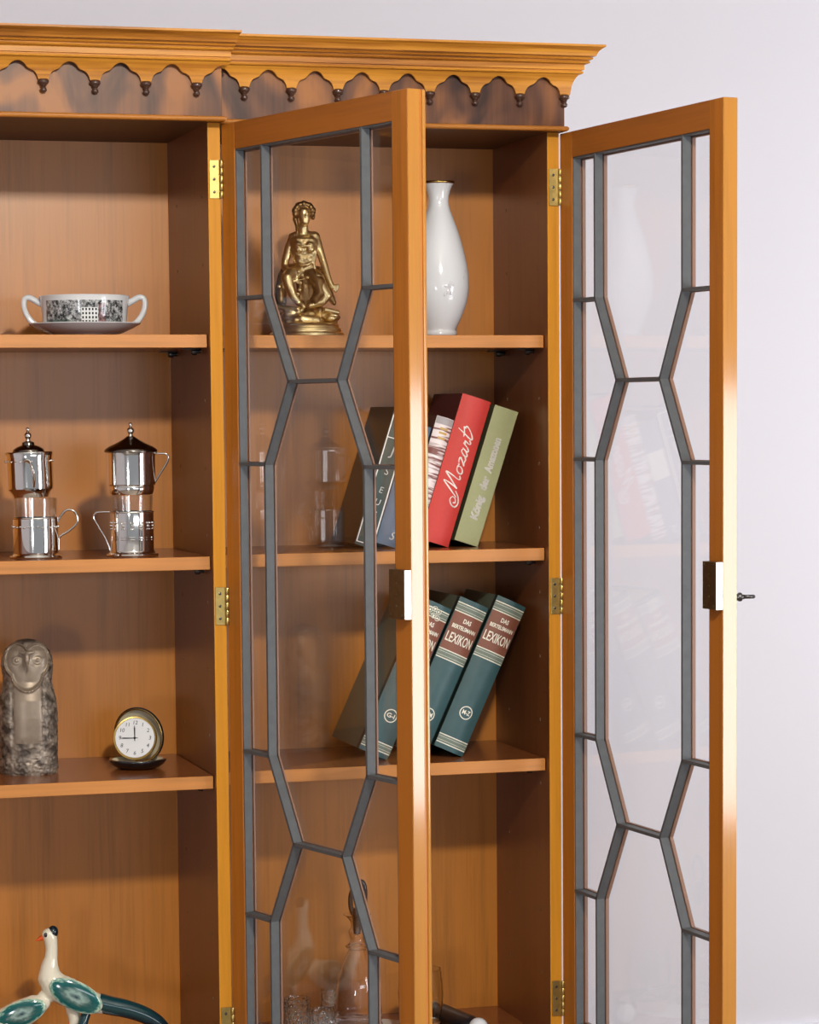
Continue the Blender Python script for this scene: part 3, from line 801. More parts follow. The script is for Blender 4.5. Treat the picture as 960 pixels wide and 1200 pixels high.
def hand(ang, L, w):
    b = bmesh.new(); d = Vector((math.cos(ang), math.sin(ang), 0)); n = Vector((-d.y, d.x, 0)); z = Vector((0, 0, .0016))
    q = [-d * .004 - n * w * .5, d * L * .75 - n * w, d * L, d * L * .75 + n * w, -d * .004 + n * w * .5]
    lo = [b.verts.new(p + z) for p in q]; hi = [b.verts.new(p + z + Vector((0, 0, .0004))) for p in q]
    b.faces.new(lo); b.faces.new(hi)
    for i in range(5): b.faces.new((lo[i], lo[(i + 1) % 5], hi[(i + 1) % 5], hi[i]))
    lathe(b, [(0, 0), (.0017, 0), (.0017, .0006), (0, .0008)], 16, (0, 0, .0015))
    bmesh.ops.transform(b, matrix=clk, verts=b.verts); return b
link_mesh('hour_hand', hand(R(92), .0170, .0009), M['ink'], ck); link_mesh('minute_hand', hand(R(181), .0200, .0008), M['ink'], ck)

# ------------------------------------------------------------------ middle section, deck: porcelain birds
x, y = -.655, .085
s = 1 / 884
bi = thing('bird_figurine', 'glazed porcelain pair of long-tailed white birds with teal wings', 'bird figurine', (x, y, DECK), (0, 0, facing(x, y)))
def bp(px, py, yy=0.0): return ((px - 62) * s, yy, (1240 - py) * s)
bm = bmesh.new()
def chain(pts): limb(bm, [bp(a, b, c) + (r * s,) for a, b, r, c in pts])
# right-hand bird: head, neck, breast, body and the root of the tail
chain([(50, 1089, 8.6, 0), (52, 1093, 8.4, 0), (53, 1106, 7.6, 0), (52, 1117, 8.2, 0), (50, 1128, 11, 0), (50, 1140, 14.5, 0), (57, 1150, 17, 0), (70, 1157, 18, 0), (84, 1163, 16.5, 0), (98, 1170, 13.5, 0), (110, 1174, 11, 0)])
chain([(76, 1176, 9, 0), (78, 1190, 7, 0), (76, 1202, 5.5, 0)])
# left-hand bird, stooping away from the first
chain([(42, 1168, 9, -.004), (30, 1173, 15, -.006), (14, 1181, 18, -.008), (-6, 1190, 17, -.008), (-24, 1196, 13, -.008), (-38, 1190, 10, -.006), (-46, 1178, 9, -.004), (-52, 1168, 9, -.004), (-56, 1160, 8.5, -.004)])
chain([(44, 1162, 9, 0), (52, 1158, 10, 0)])
chain([(-4, 1204, 8, -.006), (-2, 1220, 5, -.006)])
link_mesh('body', fuse(bm, .0014, 5), plain('cream porcelain', lin(232, 224, 204), .14, coat=.6), bi, None, 180)
def wing(cx, cz, a, b, tilt, yy, name='wing'):
    q = bmesh.new(); bmesh.ops.create_uvsphere(q, u_segments=40, v_segments=24, radius=1)
    for v in q.verts: v.co = Vector((v.co.x * a * s, v.co.y * .0065, v.co.z * b * s))
    c = bp(cx, cz, yy)
    o = link_mesh(name, q, M['wing'], bi, None, 180); o.location = c; o.rotation_euler = (0, R(tilt), 0); return o
wing(80, 1159, 34, 17, 29, -.0165); wing(17, 1176, 30, 15, -18, -.0225)
q = bmesh.new()
pts = crom([bp(106, 1171), bp(120, 1175), bp(140, 1180), bp(160, 1188), bp(176, 1199), bp(186, 1214), bp(190, 1232)], 6)
tube(q, pts, [.0130 - .0052 * (i / (len(pts) - 1)) ** 1.5 for i in range(len(pts))], 24); link_mesh('tail', q, M['tail'], bi, None, 60)
q = bmesh.new()
pts = crom([bp(92, 1182, -.004), bp(88, 1192, -.008), bp(86, 1205, -.010), bp(88, 1222, -.010)], 6)
tube(q, pts, [.0062 + .001 * i / len(pts) for i in range(len(pts))], 20); link_mesh('tail', q, M['tail'], bi, None, 60)
q = bmesh.new(); tube(q, [bp(44, 1091, -.001), bp(40, 1093, -.001), bp(35, 1095, -.001)], [.0042, .0032, .0006], 12); link_mesh('beak', q, M['orange'], bi, None, 60)
q = bmesh.new(); tube(q, [bp(-62, 1159, -.004), bp(-70, 1163, -.004)], [.004, .0006], 12); link_mesh('beak', q, M['orange'], bi, None, 60)
q = bmesh.new(); ball(q, bp(55, 1085.5, .0005), .0098, (.72, .8, .86), 3); link_mesh('crown_patch', q, M['darkglaze'], bi, None, 180)
q = bmesh.new(); ball(q, bp(46.5, 1087.5, -.0084), .0024, (1, .5, 1.3), 2); link_mesh('eye', q, M['black'], bi, None, 180)
for cx, cy in ((74, 0), (86, .006)):
    q = bmesh.new(); limb(q, [bp(cx, 1194, cy) + (.0042,), bp(cx - 4, 1216, cy) + (.003,), bp(cx - 4, 1236, cy) + (.003,)]); link_mesh('leg', fuse(q, .0012, 2), M['orange'], bi, None, 180)
q = bmesh.new(); lathe(q, [(0, 0), (.075, 0), (.078, .003), (.074, .008), (.05, .012), (0, .013)], 56, (-.008, 0, 0), squash=.5); link_mesh('plinth', q, M['white'], bi, None, 60)

# ------------------------------------------------------------------ right bay, top shelf: gilt figurine and vase
x, y = -.3045, .105
s = 1 / 877
fg = thing('bronze_figurine', 'gilt bronze statuette of a draped woman seated on a rock', 'statuette', (x, y, ZS[0]), (0, 0, facing(x, y)))
def fp(px, py, yy=0.0): return ((px - 356) * s, yy, (389 - py) * s)
def ch(bm, pts, sub=2, sc=(1, 1, 1)): limb(bm, [fp(a, b, c) + (r * s,) for a, b, r, c in pts], sub=sub, sc=sc)
bm = bmesh.new()
ch(bm, [(354.0, 245, 8.2, -.004), (354.6, 250, 7.6, -.005), (355.2, 255, 5.4, -.007)])
ch(bm, [(353.5, 258, 5.6, -.002), (353, 268, 6.4, 0)])
ch(bm, [(344, 273, 7.2, 0), (354, 272, 7.0, 0), (366, 273, 7.2, 0)])
ch(bm, [(348, 281, 12.5, 0), (360, 281, 12.5, 0), (354, 292, 13, 0), (354, 303, 12, 0), (353, 314, 14, .001)])
ch(bm, [(347, 284, 7.6, -.008), (347.5, 287, 6.4, -.0105)]); ch(bm, [(360.5, 284, 7.6, -.008), (360.5, 287, 6.4, -.0105)])
# left arm straight down to the rock
ch(bm, [(367, 273, 6.2, .001), (371, 286, 5.6, -.001), (375, 298, 4.8, -.003), (379, 312, 4.4, -.006), (383, 324, 3.4, -.009), (386, 331, 3.6, -.011)])
for dx, dy in ((7, 2), (6, 5), (4, 7), (8, -1)): ch(bm, [(386, 331, 1.9, -.011), (386 + dx, 330 + dy, 1.4, -.013)])
# right arm bent to the lap
ch(bm, [(341, 273, 6.2, 0), (336, 286, 5.6, -.001), (332, 299, 5.0, -.002), (331, 307, 4.6, -.004), (335, 315, 4.0, -.013), (340, 321, 3.4, -.020), (343, 324, 3.0, -.022)])
for dx, dy in ((3, -2), (4, 1), (3, 3)): ch(bm, [(343, 324, 1.8, -.022), (343 + dx, 324 + dy, 1.3, -.024)])
# right thigh, knee and shin
ch(bm, [(347, 316, 11, -.004), (338, 317, 9, -.014), (334, 321, 7.5, -.022), (336, 330, 6.2, -.023), (341, 342, 5.4, -.021), (347, 350, 4.2, -.020), (352, 354, 3.4, -.024)])
# left leg folded under the drapery, foot to the right
ch(bm, [(360, 316, 11, -.004), (368, 322, 9.5, -.014), (374, 333, 7.5, -.018), (380, 341, 6.0, -.018), (374, 349, 5.0, -.019), (365, 352, 3.6, -.020), (360, 353, 2.8, -.022)])
link_mesh('figure', fuse(bm, .0011, 3), M['bronze'], fg, None, 180)
# face: eyes, nose and mouth set on the head
bm = bmesh.new()
ch(bm, [(355.2, 246, 1.1, -.0120), (355.8, 250, 1.5, -.0138)], 1)
for px in (351.6, 358.6): ball(bm, fp(px, 246.8, -.0112), .0013, (1.3, .7, .8), 1)
ch(bm, [(353.8, 253.6, .9, -.0122), (357.0, 253.6, .9, -.0122)], 1)
link_mesh('face', fuse(bm, .0005, 1), M['bronze'], fg, None, 180)
# hair with a rolled crown, side locks
bm = bmesh.new()
for i in range(17):
    a = PI * (-.08 + 1.16 * i / 16); ball(bm, fp(354 + 10.0 * math.cos(a), 244 - 9.0 * math.sin(a), -.004 + .0014 * (i % 2)), (3.6 + .5 * (i % 3)) * s, (1, 1, 1), 2)
for i in range(14):
    a = 2 * PI * i / 14; ball(bm, fp(354 + 7.0 * math.cos(a), 240 + 3.5 * math.sin(a), .004 - .003 * math.sin(a)), 4.6 * s, (1, 1.3, 1), 2)
ball(bm, fp(354, 241, .001), 8.6 * s, (1, 1, .8), 3)
ch(bm, [(345, 244, 3.6, .001), (344, 252, 3.4, .001), (346, 259, 2.6, -.002), (346, 267, 1.8, -.007), (345, 271, 1.3, -.008)])
ch(bm, [(364, 243, 3.4, .001), (364.5, 250, 2.8, .002)])
link_mesh('hair', fuse(bm, .0008, 1), M['bronzedark'], fg, None, 180)
# bodice: swagged neckline over soft hanging folds
bm = bmesh.new()
ch(bm, [(347, 288, 10.5, -.0035), (360, 288, 10.5, -.0035)]); ch(bm, [(350, 299, 10, -.004), (358, 299, 10, -.004)]); ch(bm, [(351, 310, 9.5, -.004), (358, 310, 9.5, -.004)])
for k, (z0, dip, rr, w) in enumerate(((280, 4.0, 2.0, 14.0), (297, 9.0, 1.9, 12.2))):
    ch(bm, [(354 + w * math.sin(t), z0 + dip * math.cos(t) ** 2, rr, -.001 - (.0158 - .0004 * k) * math.cos(t)) for t in [i * PI / 2 / 8 for i in range(-8, 9)]], 1)
ch(bm, [(368, 278, 3.0, -.004), (367, 290, 2.8, -.009), (364.5, 303, 2.4, -.011), (367, 314, 1.8, -.011)], 1)
link_mesh('bodice', fuse(bm, .0010, 2), M['bronze'], fg, None, 180)
# skirt: broad lap, folds hanging between the knees, cloth spread to the right
bm = bmesh.new()
ch(bm, [(338, 312, 9, 0), (354, 315, 12.5, .002), (369, 316, 10, 0)])
ch(bm, [(334, 308, 6, .004), (329, 318, 7, .004), (326, 332, 7, .004), (326, 346, 7.5, .004)])
ch(bm, [(352, 322, 9, -.008), (354, 336, 10, -.008), (355, 350, 9, -.006)])
ch(bm, [(370, 320, 9, -.004), (377, 332, 8, -.008), (384, 343, 5, -.010), (388, 350, 3, -.010)])
ch(bm, [(362, 318, 9, -.012), (370, 326, 8.5, -.018), (372, 338, 6, -.021), (366, 346, 5, -.021)])
for i in range(9):
    t = i / 8; ch(bm, [(346 + 22 * t, 312, 1.4, -.013), (348 + 20 * t, 328, 1.7, -.0165 + .003 * math.sin(i * 2)), (349 + 18 * t, 346, 1.5, -.0155)], 1)
ch(bm, [(382, 331, 2.6, -.012), (378, 342, 2.6, -.020), (366, 350, 2.4, -.023)], 1)
link_mesh('skirt', fuse(bm, .0011, 2), M['bronzedark'], fg, None, 180)
# sprig of flowers in the right hand
bm = bmesh.new()
ch(bm, [(324, 330, .7, -.024), (332, 324, .8, -.0265), (343, 322, .9, -.0275), (350, 318, .7, -.027)], 1)
ch(bm, [(343, 323, .8, -.027), (347, 314, .7, -.028)], 1); ch(bm, [(345, 324, .8, -.027), (356, 322, .7, -.028)], 1)
for px, py in ((347, 314), (351, 318), (357, 321), (349, 327), (348, 335), (346, 340), (324, 331)): ball(bm, fp(px, py, -.0285), 2.2 * s, (1.2, .7, 1), 1)
link_mesh('flower_sprig', fuse(bm, .0006, 1), M['bronze'], fg, None, 180)
# rock and stepped round base
bm = bmesh.new(); rnd = random.Random(5)
for i in range(70):
    a = rnd.uniform(0, 2 * PI); rr = rnd.uniform(0, 27); ball(bm, fp(356 + rr * 1.22 * math.cos(a), 371 - rnd.uniform(0, 16) * (1 - rr / 60), .9 * rr * s * math.sin(a)), rnd.uniform(4.5, 8) * s, (1.4, 1.1, .8), 2)
ch(bm, [(323, 354, 3.5, -.012), (332, 356, 3.5, -.016), (346, 357, 3.2, -.022)]); ch(bm, [(378, 358, 3.5, -.016), (392, 361, 3.0, -.012)])
ch(bm, [(335, 372, 4.5, -.022), (350, 368, 5.0, -.027), (366, 370, 4.0, -.027)])
link_mesh('rock', fuse(bm, .0014, 2), M['bronze'], fg, None, 180)
bm = bmesh.new()
lathe(bm, [(0, 0), (.0485, 0), (.0495, .0012), (.0495, .0045), (.0480, .0060), (.0462, .0064), (.0465, .0085), (.0455, .0110), (.0432, .0118), (.0425, .0140), (.0432, .0155), (.0420, .0170), (.0380, .0185), (0, .0190)], 72)
link_mesh('base', bm, M['bronze'], fg, None, 35)

x, y = -.1210, .10
va = thing('vase', 'tall white porcelain vase with a gilt rim and small grey flower', 'vase', (x, y, ZS[0]), (0, 0, facing(x, y)))
s = 1 / 866
vp = [(18.5, 391), (20.5, 389), (20.6, 386), (19.6, 383), (22, 377), (27, 366), (32, 352), (34.6, 338), (34.9, 328), (34.0, 314), (31.0, 298), (27.0, 282), (22.0, 266), (16.8, 252), (13.2, 242), (11.8, 234), (12.6, 226), (15.0, 218), (18.4, 212.0)]
pr_ = crom([(a * s, (391 - b) * s) for a, b in vp], 4)
inner = [(max(.004, r - .0022), z) for r, z in reversed(pr_) if z > .012]
bm = bmesh.new(); lathe(bm, [(0, .001), (.017, .001)] + pr_ + [(pr_[-1][0], pr_[-1][1] + .0006)] + inner + [(0, .012)], 72); link_mesh('body', bm, M['white'], va, None, 60)
bm = bmesh.new(); r1, z1 = pr_[-1]
lathe(bm, [(r1 - .0004, z1 - .0016), (r1 + .0006, z1 - .0006), (r1 + .0007, z1 + .0010), (r1 - .0004, z1 + .0018), (r1 - .0018, z1 + .0010), (r1 - .0016, z1 - .0006), (r1 - .0004, z1 - .0016)], 72); link_mesh('gilt_rim', bm, M['gold'], va, None, 60)
bm = bmesh.new()
def on_vase(ang, zz, lift=.0004):
    r = max(q[0] for q in pr_ if abs(q[1] - zz) < .006); return Vector(((r + lift) * math.sin(ang), -(r + lift) * math.cos(ang), zz))
for k_, (da, dz, q) in enumerate(((.30, .060, .0034), (.36, .066, .0042), (.44, .070, .0036), (.24, .066, .0030), (.20, .056, .0026), (.40, .057, .0028))):
    c = on_vase(da, dz); ball(bm, c, q, (.45, .10, 1.25), 2, Matrix.Rotation(da, 3, 'Z') @ Matrix.Rotation(R(25 - 34 * (k_ % 4)), 3, 'Y'))
for da in (.95, 1.05, 1.15):
    ball(bm, on_vase(da, .078 + .03 * (da - .95) * 3), .002, (.9, .2, 1.3), 1, Matrix.Rotation(da, 3, 'Z'))
link_mesh('painted_flower', bm, plain('pale grey enamel', lin(206, 204, 210), .25, coat=.4), va, None, 60)

# ------------------------------------------------------------------ books
def book(name, label, brx, y, z, t, h, dep, lean, mats, bulge=.004, group=None):
    """A book leaning over to the right; its lower right front corner is at (brx, y, z). Local x runs from the left board (-t) to the right one (0)."""
    o = thing(name, label, 'book', (brx, y, z), (0, R(lean), 0), group)
    bm = bmesh.new(); n = 10
    def sec(zz):                                                  # outline of spine and boards, front curve first
        pts = [(-t * (1 - i / n), -bulge * math.sin(PI * i / n)) for i in range(n + 1)]
        return pts
    rows = []
    cover = .0022
    outer = [(-t, dep)] + sec(0) + [(0, dep)]
    inner_ = [(-cover, dep), (-cover, .004), (-t + cover, .004), (-t + cover, dep)]
    ring = outer + inner_
    lo = [bm.verts.new((a, b, 0)) for a, b in ring]; hi = [bm.verts.new((a, b, h)) for a, b in ring]; L = len(ring)
    for i in range(L):
        f = bm.faces.new((lo[i], lo[(i + 1) % L], hi[(i + 1) % L], hi[i]))
        if i == 0: f.material_index = 1                            # left board
        elif 1 <= i <= n: f.material_index = 0                     # spine
        else: f.material_index = 1
    bm.faces.new(lo).material_index = 1; bm.faces.new(list(reversed(hi))).material_index = 1
    link_mesh('cover', bm, mats, o, None, 30)
    bm = bmesh.new(); box(bm, -t + cover, -cover, .004, dep - .004, .003, h - .003); link_mesh('pages', bm, M['pages'], o)
    return o
def spine_y(xl, t, bulge): return -bulge * math.sin(PI * (xl + t) / t)
def band(bm, t, bulge, z0, z1, x0=None, x1=None, lift=.0003, n=10, mi=0):
    x0 = -t if x0 is None else x0; x1 = 0 if x1 is None else x1
    rows = []
    for i in range(n + 1):
        xx = x0 + (x1 - x0) * i / n; yy = spine_y(xx, t, bulge)
        rows.append([bm.verts.new((xx, yy - lift, z0)), bm.verts.new((xx, yy - lift, z1)), bm.verts.new((xx, yy + .0004, z1)), bm.verts.new((xx, yy + .0004, z0))])
    for a, b in zip(rows[:-1], rows[1:]):
        for k in range(4): bm.faces.new((a[k], b[k], b[(k + 1) % 4], a[(k + 1) % 4])).material_index = mi
    bm.faces.new(rows[0]).material_index = mi; bm.faces.new(list(reversed(rows[-1]))).material_index = mi
def wrap(bm, t, bulge, lift=.0005):
    for v in bm.verts: v.co.y = spine_y(max(-t, min(0, v.co.x)), t, bulge) - lift - v.co.y * 0 - (.0003 if v.co.y < 0 else 0)
UPR = Matrix.Rotation(PI / 2, 4, 'X')                            # text plane upright, facing the room

GL1 = 'books leaning on the second shelf'
yb = .085
# black-green book with a white outline, slate jacket, striped jacket, red and sage
LEAN = 17.6; ca = math.cos(R(LEAN))
o = book('book', 'black-green book with a white outlined spine, leftmost of its row', -.2215, yb, ZS[1], .0265, .192, .125, LEAN, [M['spinegreen'], M['ndark']], .003, GL1)
bm = bmesh.new(); t = .0265
for z0, z1 in ((.004, .0052), (.150, .1512), (.186, .1872)): band(bm, t, .003, z0, z1, -t + .001, -.001)
band(bm, t, .003, .004, .187, -t + .0008, -t + .0022, n=2); band(bm, t, .003, .004, .187, -.0026, -.0006, n=2)
link_mesh('outline', bm, M['ink white'], o)
bm = bmesh.new()
for z, tx, sz in ((.018, 'N', .016), (.045, 'E', .012), (.062, 'U', .012), (.079, 'E', .012), (.105, 'S', .014), (.134, 'J', .020), (.166, 'L', .018)):
    join(bm, text_bm(tx, sz, .0002, .1), Matrix.Translation((-t / 2, -.0034, z)) @ UPR)
wrap(bm, t, .003); link_mesh('title', bm, M['ink white'], o)
o = book('book', 'slate blue jacketed book half hidden between the black-green and striped books', -.1880, yb + .004, ZS[1], .0300, .170, .120, LEAN, [M['blue'], M['blue']], .004, GL1)
bm = bmesh.new(); t = .030
band(bm, t, .004, .088, .128, -t + .0004, -.0004); link_mesh('label_panel', bm, M['foil'], o)
bm = bmesh.new(); join(bm, text_bm('S', .016, .0002, .3), Matrix.Translation((-.012, -.005, .014)) @ UPR); wrap(bm, t, .004); link_mesh('title', bm, M['ink white'], o)
o = book('book', 'short book in a brown and white striped paper jacket beside the red book', -.1595, yb + .002, ZS[1], .0250, .180, .128, LEAN, [M['stripes'], plain('brown jacket', lin(92, 58, 52), .5)], .005, GL1)
bm = bmesh.new(); t = .025; band(bm, t, .005, .170, .1795, -t + .0004, -.0004)
link_mesh('head_band', bm, plain('grey jacket head', lin(176, 168, 170), .5), o)
bm = bmesh.new()
for z in (.150, .157, .163): band(bm, t, .005, z, z + .003, -t + .008, -.006)
link_mesh('title', bm, plain('ochre print', lin(206, 168, 96), .5), o)
# red book with script title
o = book('book', 'thick red book titled in white script', -.1155, yb, ZS[1], .0418, .2055, .138, LEAN, [M['red'], M['maroon']], .006, GL1)
t = .0418; bm = bmesh.new()
strokes = [
    [(.62, .10), (.42, -.22), (.05, -.36), (-.28, -.20), (-.30, .12), (-.06, .30), (.20, .18), (.18, -.06), (-.04, -.12), (-.12, .04)],
    [(.30, -.10), (.45, .35), (.66, .85), (.80, 1.06), (.84, .70), (.82, .05)],
    [(.82, .05), (1.05, .55), (1.34, 1.08), (1.38, .70), (1.36, .18), (1.46, .0), (1.62, .10)],
    [(2.02, .46), (1.80, .40), (1.72, .18), (1.84, .0), (2.06, .06), (2.14, .28), (2.02, .46), (2.14, .40), (2.26, .42)],
    [(2.30, .42), (2.44, .48), (2.66, .44), (2.52, .22), (2.32, .02), (2.52, .06), (2.74, .02), (2.84, .12)],
    [(3.24, .42), (3.06, .48), (2.92, .30), (2.90, .08), (3.04, .0), (3.20, .20), (3.28, .46), (3.22, .12), (3.32, .0), (3.46, .14)],
    [(3.46, .14), (3.58, .50), (3.60, .38), (3.76, .44), (3.72, .12), (3.82, .0), (3.96, .14)],
    [(4.22, 1.10), (4.12, .60), (4.04, .14), (4.14, -.02), (4.36, .12), (4.56, .40), (4.60, .62), (4.44, .66)],
    [(3.92, .62), (4.20, .66), (4.52, .76)]]
k = .0212
for st in strokes:
    pts = crom([((a + .32 * b) * k, b * k * .95) for a, b in st], 5)
    # reading upwards: along the spine is +z, tops of the letters point to the left board
    P3 = [(-t * .30 - b, 0, .062 + a) for a, b in pts]
    P3 = [(xx, spine_y(xx, t, .006) - .0003, zz) for xx, _, zz in P3]
    n_ = len(P3); tube(bm, P3, [.00062 + .00058 * abs(math.sin(i * PI / max(1, n_ - 1) * 1.5)) for i in range(n_)], 6)
link_mesh('script_title', bm, M['ink white'], o, None, 60)
# sage green book
o = book('book', 'sage green book at the right end of its row', -.0745, yb - .003, ZS[1], .0345, .1915, .135, LEAN + .4, [M['green'], plain('dark sage board', lin(84, 84, 58), .6)], .0012, GL1)
t = .0345; bm = bmesh.new()
VERT = Matrix.Rotation(-PI / 2, 4, 'Y') @ UPR                     # reads upwards
UPW = Matrix(((0, -1, 0, 0), (0, 0, -1, 0), (1, 0, 0, 0), (0, 0, 0, 1)))
for z, tx, w in ((.050, 'König', .034), (.0845, 'der', .020), (.1250, 'Amazonen', .050)):
    join(bm, text_bm(tx, .0145, .0002, .12, w, .0009), Matrix.Translation((-t * .50, -.0013, z)) @ UPW)
wrap(bm, t, .0012); link_mesh('title', bm, M['ink white'], o)

# encyclopaedia volumes on the third shelf
GL2 = 'encyclopaedia volumes leaning on the third shelf'
LEAN2 = 24.6; yv = .066
def volume(brx, label, letters, orn=False):
    t, h, bg = .0432, .2215, .0065
    o = book('encyclopedia_volume', label, brx, yv, ZS[2], t, h, .148, LEAN2, [M['lex'], M['lexcover']], bg, GL2)
    for zz0, zz1 in ((h - .0202, h - .0068), (h - .0870, h - .0738), (.0066, .0194)):
        bm = bmesh.new(); H_ = zz1 - zz0
        lev = [(0, 1), (.0013, 0), (.0038, 1), (.0042, 0), (H_ - .0042, 1), (H_ - .0038, 0), (H_ - .0013, 1), (H_, None)]
        n = 10; cols = []
        for i in range(n + 1):
            xx = -t + t * i / n; yy = spine_y(xx, t, bg)
            cols.append([bm.verts.new((xx, yy - .0004, zz0 + q)) for q, _ in lev] + [bm.verts.new((xx, yy + .0004, zz1)), bm.verts.new((xx, yy + .0004, zz0))])
        for c1, c2 in zip(cols[:-1], cols[1:]):
            m_ = len(c1)
            for j in range(m_):
                f = bm.faces.new((c1[j], c2[j], c2[(j + 1) % m_], c1[(j + 1) % m_])); f.material_index = lev[j][1] if j < len(lev) - 1 else 0
        bm.faces.new(cols[0]); bm.faces.new(list(reversed(cols[-1])))
        link_mesh('ruled_band', bm, [M['greyband'], M['foil']], o, None, 30)
    bm = bmesh.new(); band(bm, t, bg, h - .0738, h - .0202, -t + .0006, -.0006); link_mesh('label_panel', bm, M['label'], o, None, 30)
    bm = bmesh.new()
    for z, tx, sz, w in ((h - .0300, 'DAS', .0085, .0115), (h - .0400, 'BERTELSMANN', .0075, .0345), (h - .0565, 'LEXIKON', .0190, .0380)):
        join(bm, text_bm(tx, sz, .0002, 0, w, .0002), Matrix.Translation((-t / 2, 0, z)) @ UPR)
    wrap(bm, t, bg); link_mesh('title', bm, M['foil'], o)
    bm = bmesh.new()
    ring = [(-t / 2 + .0086 * math.cos(2 * PI * i / 32), 0, .0570 + .0086 * math.sin(2 * PI * i / 32)) for i in range(33)]
    tube(bm, [(a, spine_y(a, t, bg) - .0002, c) for a, _, c in ring], .0008, 6, cap=False)
    join(bm, text_bm(letters, .0085, .0002, 0, .0115, .0002), Matrix.Translation((-t / 2, 0, .0570)) @ UPR)
    for v in bm.verts:
        pass
    wrap(bm, t, bg, .0004); link_mesh('volume_mark', bm, M['foil'], o)
    bm = bmesh.new(); box(bm, -t - .0003, -t + .001, .0015, .0115, .0005, h - .0005); link_mesh('joint', bm, M['lexdark'], o)
    if orn:
        bm = bmesh.new()
        for dx, dz in ((-.009, .004), (-.0025, .002), (-.0075, -.005), (-.0010, -.0065), (-.015, .001)):
            cx, cz = -.0145 + dx, h - .0125 + dz
            ring = [(cx + .0034 * math.cos(2 * PI * i / 20), spine_y(cx, t, bg) - .0008, cz + .0034 * math.sin(2 * PI * i / 20)) for i in range(21)]
            tube(bm, ring, .0006, 6, cap=False)
            ball(bm, (cx, spine_y(cx, t, bg) - .0006, cz), .0017, (1, .4, 1), 1)
        link_mesh('rosette', bm, M['foil'], o, None, 60)
    return o
volume(-.1035, 'encyclopaedia volume at the right end of the teal set', 'M-Z')
volume(-.1570, 'middle volume of the teal encyclopaedia set', 'L-M')
volume(-.2095, 'encyclopaedia volume at the left of the teal set, cover showing and rings on its head', 'G-I', True)

# ------------------------------------------------------------------ right bay, deck: glassware
def glassware(name, label, cat, x, y, prof_o, wall, mat, z=DECK, n=56, group=None, part='bowl', facets=0):
    t_ = thing(name, label, cat, (x, y, z), (0, 0, facing(x, y)), group)
    bm = bmesh.new()
    inner = [(max(.0004, r - wall), zz) for r, zz in reversed(prof_o) if zz > prof_o[-1][1] * .12]
    lathe(bm, [(0, prof_o[0][1])] + prof_o + inner + [(0, inner[-1][1])], n)
    if facets:
        for v in bm.verts:
            r = math.hypot(v.co.x, v.co.y); a = math.atan2(v.co.y, v.co.x)
            if r > .004: k = 1 + .085 * math.cos(facets * a) * (1 if v.co.z < prof_o[-1][1] * .72 else .15); v.co.x *= k; v.co.y *= k
    link_mesh(part, bm, mat, t_, None, 40)
    return t_
MZ = DECK + .0016
lc = thing('lace_mat', 'round white lace mat under the decanter and glasses', 'mat', (-.240, .112, DECK))
bm = bmesh.new(); n = 96
lathe(bm, [(0, .0004), (.084, .0004), (.102, .0003), (.102, .0012), (.084, .0014), (0, .0014)], n)
for v in bm.verts:
    r = math.hypot(v.co.x, v.co.y)
    if r > .095: k = 1 + .03 * abs(math.sin(12 * math.atan2(v.co.y, v.co.x))); v.co.x *= k; v.co.y *= k
link_mesh('cloth', bm, M['lace'], lc, None, 60)
s = 1 / 857
dp = crom([(q[0] * s, (1211 - q[1]) * s) for q in ((27, 1211), (29, 1208), (29.2, 1203), (27.6, 1200), (29, 1196), (27.6, 1192), (28.8, 1188), (27.4, 1184), (28, 1180), (27.5, 1165), (26, 1150), (23, 1137), (18.5, 1124), (13.5, 1113), (10.5, 1107), (13.6, 1104.5), (14.0, 1102.5), (10, 1100), (8.0, 1094), (9.8, 1089), (10.2, 1085), (7.6, 1080), (8.6, 1073), (13, 1068), (16.5, 1065.5))], 4)
t = glassware('decanter', 'pale clear glass decanter with a ridged foot and dark stopper', 'decanter', -.2445, .10, dp, .0016, M['lilac'], MZ, 64, None, 'bottle')
bm = bmesh.new()
zz = lambda py: (1211 - py) * s
lathe(bm, [(0, zz(1090)), (.0050, zz(1088)), (.0066, zz(1070)), (.0072, zz(1062)), (.0060, zz(1058)), (0, zz(1057))], 24)
pts = crom([(-.0050, 0, zz(1066)), (-.0085, 0, zz(1056)), (-.0080, 0, zz(1043)), (-.0020, 0, zz(1031)), (.0060, 0, zz(1027)), (.0105, 0, zz(1033)), (.0110, 0, zz(1045)), (.0100, 0, zz(1056))], 6)
tube(bm, pts, .0034, 12); link_mesh('stopper', bm, M['stopper'], t, None, 60)

tp = lambda r, h: [(r * .78, 0), (r * .90, .0006), (r * .95, .004), (r * .93, h * .3), (r * .97, h * .6), (r, h * .95), (r * 1.0, h)]
glassware('shot_glass', 'small cut glass tumbler standing left of the decanter', 'glass', -.3375, .070, tp(.0180, .0680), .0018, M['cut'], DECK, 72, 'small glasses beside the decanter', 'bowl', 9)
glassware('shot_glass', 'small cut glass tumbler in front of the stemmed liqueur glass', 'glass', -.3095, .045, tp(.0170, .0560), .0020, M['cut'], DECK, 72, 'small glasses beside the decanter', 'bowl', 11)
lg = [(.0150, 0), (.0155, .0012), (.006, .0030), (.0028, .006), (.0026, .020), (.0036, .024), (.0080, .029), (.0105, .040), (.0108, .066), (.0104, .0725)]
glassware('liqueur_glass', 'narrow stemmed liqueur glass close to the left of the decanter', 'glass', -.2895, .085, lg, .0012, M['cut'], MZ, 48, 'small glasses beside the decanter')
gg = [(.021, 0), (.0235, .0008), (.0245, .004), (.0270, .018), (.0305, .040), (.0315, .055), (.0300, .075), (.0280, .0900)]
glassware('tumbler', 'large rounded glass tumbler behind the door edge right of the decanter', 'glass', -.1565, .095, gg, .0016, M['clear'], MZ, 64)
